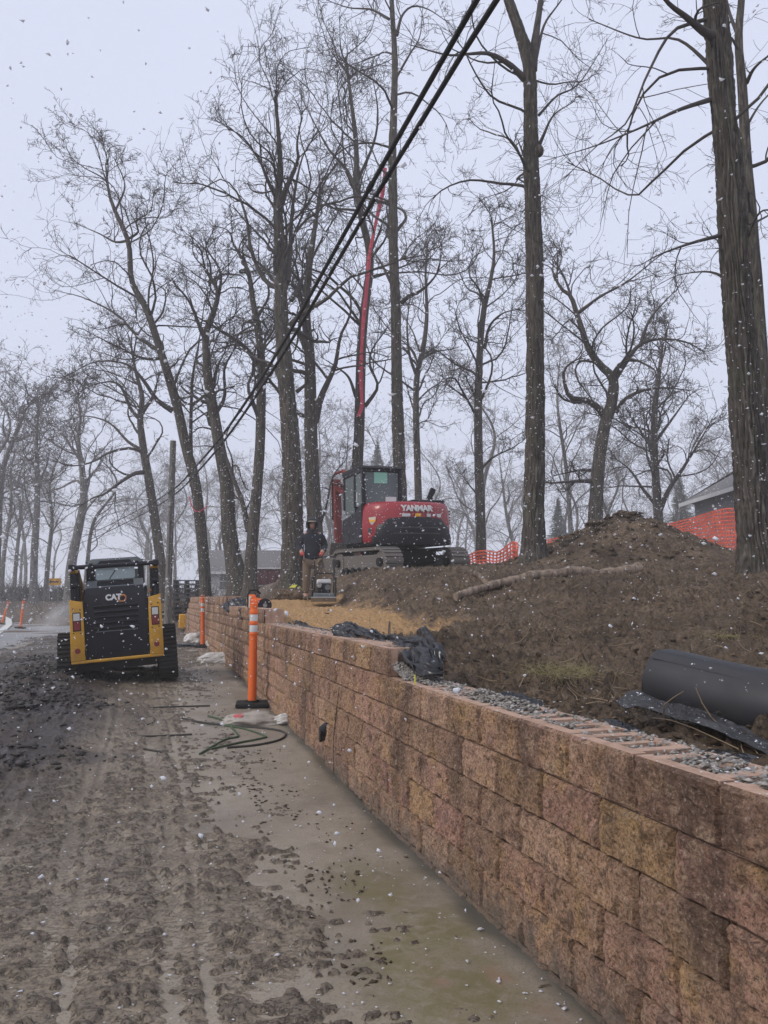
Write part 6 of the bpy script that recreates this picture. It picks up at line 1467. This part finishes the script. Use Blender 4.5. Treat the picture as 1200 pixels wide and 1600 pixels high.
# green strapping and dark cords on the ground
def cord(name, label, pts, w, mat, cat, f=on_ground, lift=.012, grp=None):
    P_ = [f(x, y) + Vector((0, 0, lift)) for x, y in pts]; A = catmull(np.array([p[:] for p in P_]), 8 * len(pts))
    o = MB().tube([tuple(a) for a in A], w, 7).build(name, mat, None, smooth=60); return tag(o, label, cat, grp)
cord('strapping', 'green strap folded into a sharp zigzag on the pavement', [(325, 1120), (350, 1128), (372, 1150), (366, 1154), (350, 1158), (312, 1180)], .011, M['green_strap'], 'strap', grp='discarded straps')
cord('strapping', 'green strap with a pointed bend nearest the wall', [(340, 1133), (380, 1140), (414, 1152), (406, 1156), (370, 1163), (330, 1172)], .011, M['green_strap'], 'strap', grp='discarded straps')
cord('strapping', 'dark strap curving in a wide loop on the bare concrete', [(284, 1124), (320, 1131), (370, 1136), (425, 1141), (446, 1148), (436, 1158), (400, 1166), (355, 1170)], .012, M['dark_cord'], 'strap', grp='discarded straps')
cord('cord', 'straight dark cord on the mud behind the straps', [(232, 1108), (260, 1106), (328, 1104)], .010, M['dark_cord'], 'cord', grp='cords on the mud')
cord('cord', 'kinked dark cord on the mud in the track path', [(190, 1165), (225, 1172), (258, 1178)], .010, M['dark_cord'], 'cord', grp='cords on the mud')
cord('cord', 'looping dark cord half sunk in the mud', [(205, 1130), (236, 1122), (240, 1130), (218, 1138), (195, 1150), (235, 1152), (300, 1149)], .010, M['dark_cord'], 'cord', grp='cords on the mud')
cord('cord', 'short dark cord near the dark mud on the left', [(125, 1147), (150, 1140), (165, 1136)], .010, M['dark_cord'], 'cord', grp='cords on the mud')
# crack-like dark root hanging down the wall face
x0_, y0_ = xy(6.48, QW - .012)
pts = [(xy(6.42, QW - .015), .80), (xy(6.47, QW - .018), .66), (xy(6.55, QW - .015), .5), (xy(6.62, QW - .015), .34), (xy(6.60, QW - .018), .16), (xy(6.58, QW - .02), .02)]
tag(MB().tube([(a[0], a[1], z) for a, z in pts], [.002, .003, .004, .003, .003, .003], 5).build('root', M['dark_cord'], None, smooth=60), 'thin dark root trailing down the wall face', 'root')
# yellow stake flag on the wall top, white splash marks
p = at(664, 1066, 4.55); x, y = xy(4.66, QW + .03)
tag(MB().box((x, y, 1.0 + .028), (.016, .006, .06), rot=(0, 0, WROT), bev=.002).build('marker_tab', M['yellow'], None), 'tiny yellow marker tab upright on the low wall top', 'marker')
tag(MB().prism([(-.02, 0), (-.004, .22), (.012, .22), (.02, 0)], -.008, .008, 'y').build('stake', M['log'], None, loc=tuple(on_bank(608, 1000) - Vector((0, 0, .05)))), 'short wooden stake behind the curling plastic sheet', 'stake')
p = on_bank(535, 945)

# dry grass tuft, twigs and leaf scraps on the soil
def litter(name, label, cat, pts, ln, rad, mat, seed, up=0., lift=.006, wig=.25, dirz=.15):
    r_ = np.random.RandomState(seed); n_ = len(pts)
    a = r_.rand(n_) * 6.28; di = np.stack([np.cos(a), np.sin(a), np.abs(r_.randn(n_)) * dirz], -1)
    P_, R__ = grow(r_, np.array(pts) + [0, 0, lift], di, r_.uniform(ln[0], ln[1], n_), np.full(n_, rad), np.full(n_, rad * .5), 4, wig, up)
    v, f = tubes(P_, R__, 3); return tag(mesh_obj(name, np_mesh(name, v, f), mat), label, cat, kind='stuff')
r = np.random.RandomState(41)
c = on_bank(885, 1062); litter('dry_grass', 'tuft of dry yellowish grass lying on the soil near the low wall', 'grass', [(c.x + r.randn() * .14, c.y + r.randn() * .10, bank_at(c.x, c.y) + .02 + .03 * abs(r.randn())) for k in range(300)], (.04, .13), .0016, M['grass_dry'], 5, -.10, .004, .35, .18)
c = on_bank(1140, 1000); litter('dry_grass', 'small grassy tuft on the soil beyond the fabric roll', 'grass', [(c.x + r.randn() * .10, c.y + r.randn() * .06, bank_at(c.x, c.y) + .01) for k in range(110)], (.04, .11), .002, M['grass_dry'], 6, -.08, .004, .3, .15)
c = on_bank(1040, 1140); litter('root_mat', 'matted dark roots in the soil under the fabric flap', 'roots', [(c.x + r.randn() * .10, c.y + r.randn() * .08, bank_at(c.x, c.y) + .02 + .02 * abs(r.randn())) for k in range(420)], (.03, .09), .0012, M['twig'], 7, .0, .01, .35, .4)
pts = []
for k in range(520):
    Yd = 2.6 * 7.0 ** r.rand(); xx = r.uniform(-.05, .6) * Yd; s, q = sq(xx, Yd)
    if q < QW + .5: continue
    pts.append((xx, Yd, bank_at(xx, Yd) + .01))
litter('twigs', 'broken twigs and roots scattered over the dirt bank', 'twigs', pts, (.05, .38), .0045, M['twig_dry'], 8, -.01, .012, .22, .12)

pts = []; sz = []
for k in range(1100):
    Yd = 2.6 * 7.0 ** r.rand(); xx = r.uniform(-.1, .62) * Yd; s, q = sq(xx, Yd)
    if q < QW + .45: continue
    pts.append((xx, Yd, bank_at(xx, Yd) + .006)); sz.append(r.uniform(.006, .02))
stones('leaf_litter', pts, sz, 61, M['leaf_dry'], 'small brown dead leaves and chips on the dirt bank', 'leaves', .15)
# snow: settled flecks, and flakes still falling through the air
pts = []; sz = []
for k in range(2600):
    Yd = 2.0 * 8.0 ** r.rand(); xx = r.uniform(-.55, .62) * Yd; s, q = sq(xx, Yd)
    if q < QW - .03 and s > .9: zz_ = float(low_z(s)) + .012
    elif q > QW + .3: zz_ = bank_at(xx, Yd) + .006
    elif q > QW: zz_ = float(wall_top(s)) + .003
    else: continue
    pts.append((xx, Yd, zz_)); sz.append(abs(r.randn()) * .0034 + .0028)
stones('settled_snow', pts, sz, 51, M['snow'], 'white snow flecks settled on mud, concrete and soil', 'snow', .45)
n = 32000; V = np.stack([r.uniform(-13, 13, n), r.uniform(2.6, 20, n), r.uniform(.3, 5.5, n)], -1)
keep = np.array([(v[1] * .62 > abs(v[0])) and (v[2] > gz(v[0], v[1]) + .25) for v in V]); V = V[keep]
stones('falling_snow', V, np.minimum(np.abs(r.randn(len(V))) * .0034 + .0052, .013), 53, M['snow'], 'wet snowflakes falling through the air', 'snow', 1.0)
# ------------------------------------------------------------------ haze
b = MB(); b.box((0, 100, 17.5), (420, 400, 44))
hz = b.build('haze', None); hz['kind'] = 'stuff'
tag(hz, 'pale snowy haze hanging over the whole site', 'haze', kind='stuff')
m = bpy.data.materials.new('snow_haze'); m.use_nodes = True; nt = m.node_tree
nt.nodes.remove(nt.nodes['Principled BSDF'])
pv = nt.nodes.new('ShaderNodeVolumePrincipled'); pv.inputs['Color'].default_value = (1.0, 1.0, 1.0, 1)
pv.inputs['Density'].default_value = .0026; pv.inputs['Anisotropy'].default_value = .0
lnk(nt, pv.outputs[0], nt.nodes['Material Output'].inputs['Volume'])
hz.data.materials.append(m)
# white puff of exhaust drifting left of the loader
c = at(84, 967, 15.5); b = MB(); b.sphere((0, 0, 0), 1.0, 24)
pf = b.build('exhaust_puff', None, loc=c, rot=(0, math.radians(-38), .3)); pf.scale = (.62, .45, .30)
tag(pf, 'small white puff of exhaust left of the skid steer', 'smoke', kind='stuff')
m = bpy.data.materials.new('exhaust'); m.use_nodes = True; nt = m.node_tree; nt.nodes.remove(nt.nodes['Principled BSDF'])
pv = nt.nodes.new('ShaderNodeVolumePrincipled'); pv.inputs['Color'].default_value = (1, 1, 1, 1)
oc = coords(nt, 'Object'); ln_ = nt.nodes.new('ShaderNodeVectorMath'); ln_.operation = 'LENGTH'; lnk(nt, oc, ln_.inputs[0])
n_ = tex_noise(nt, 2.2, 3, .6, oc); fall = mapr(nt, ln_.outputs['Value'], .95, .1, 0, 1)
mu = nt.nodes.new('ShaderNodeMath'); mu.operation = 'MULTIPLY'; lnk(nt, fall, mu.inputs[0]); lnk(nt, mapr(nt, n_.outputs['Fac'], .35, .7, 0, 2.6), mu.inputs[1])
lnk(nt, mu.outputs[0], pv.inputs['Density']); lnk(nt, pv.outputs[0], nt.nodes['Material Output'].inputs['Volume']); pf.data.materials.append(m)
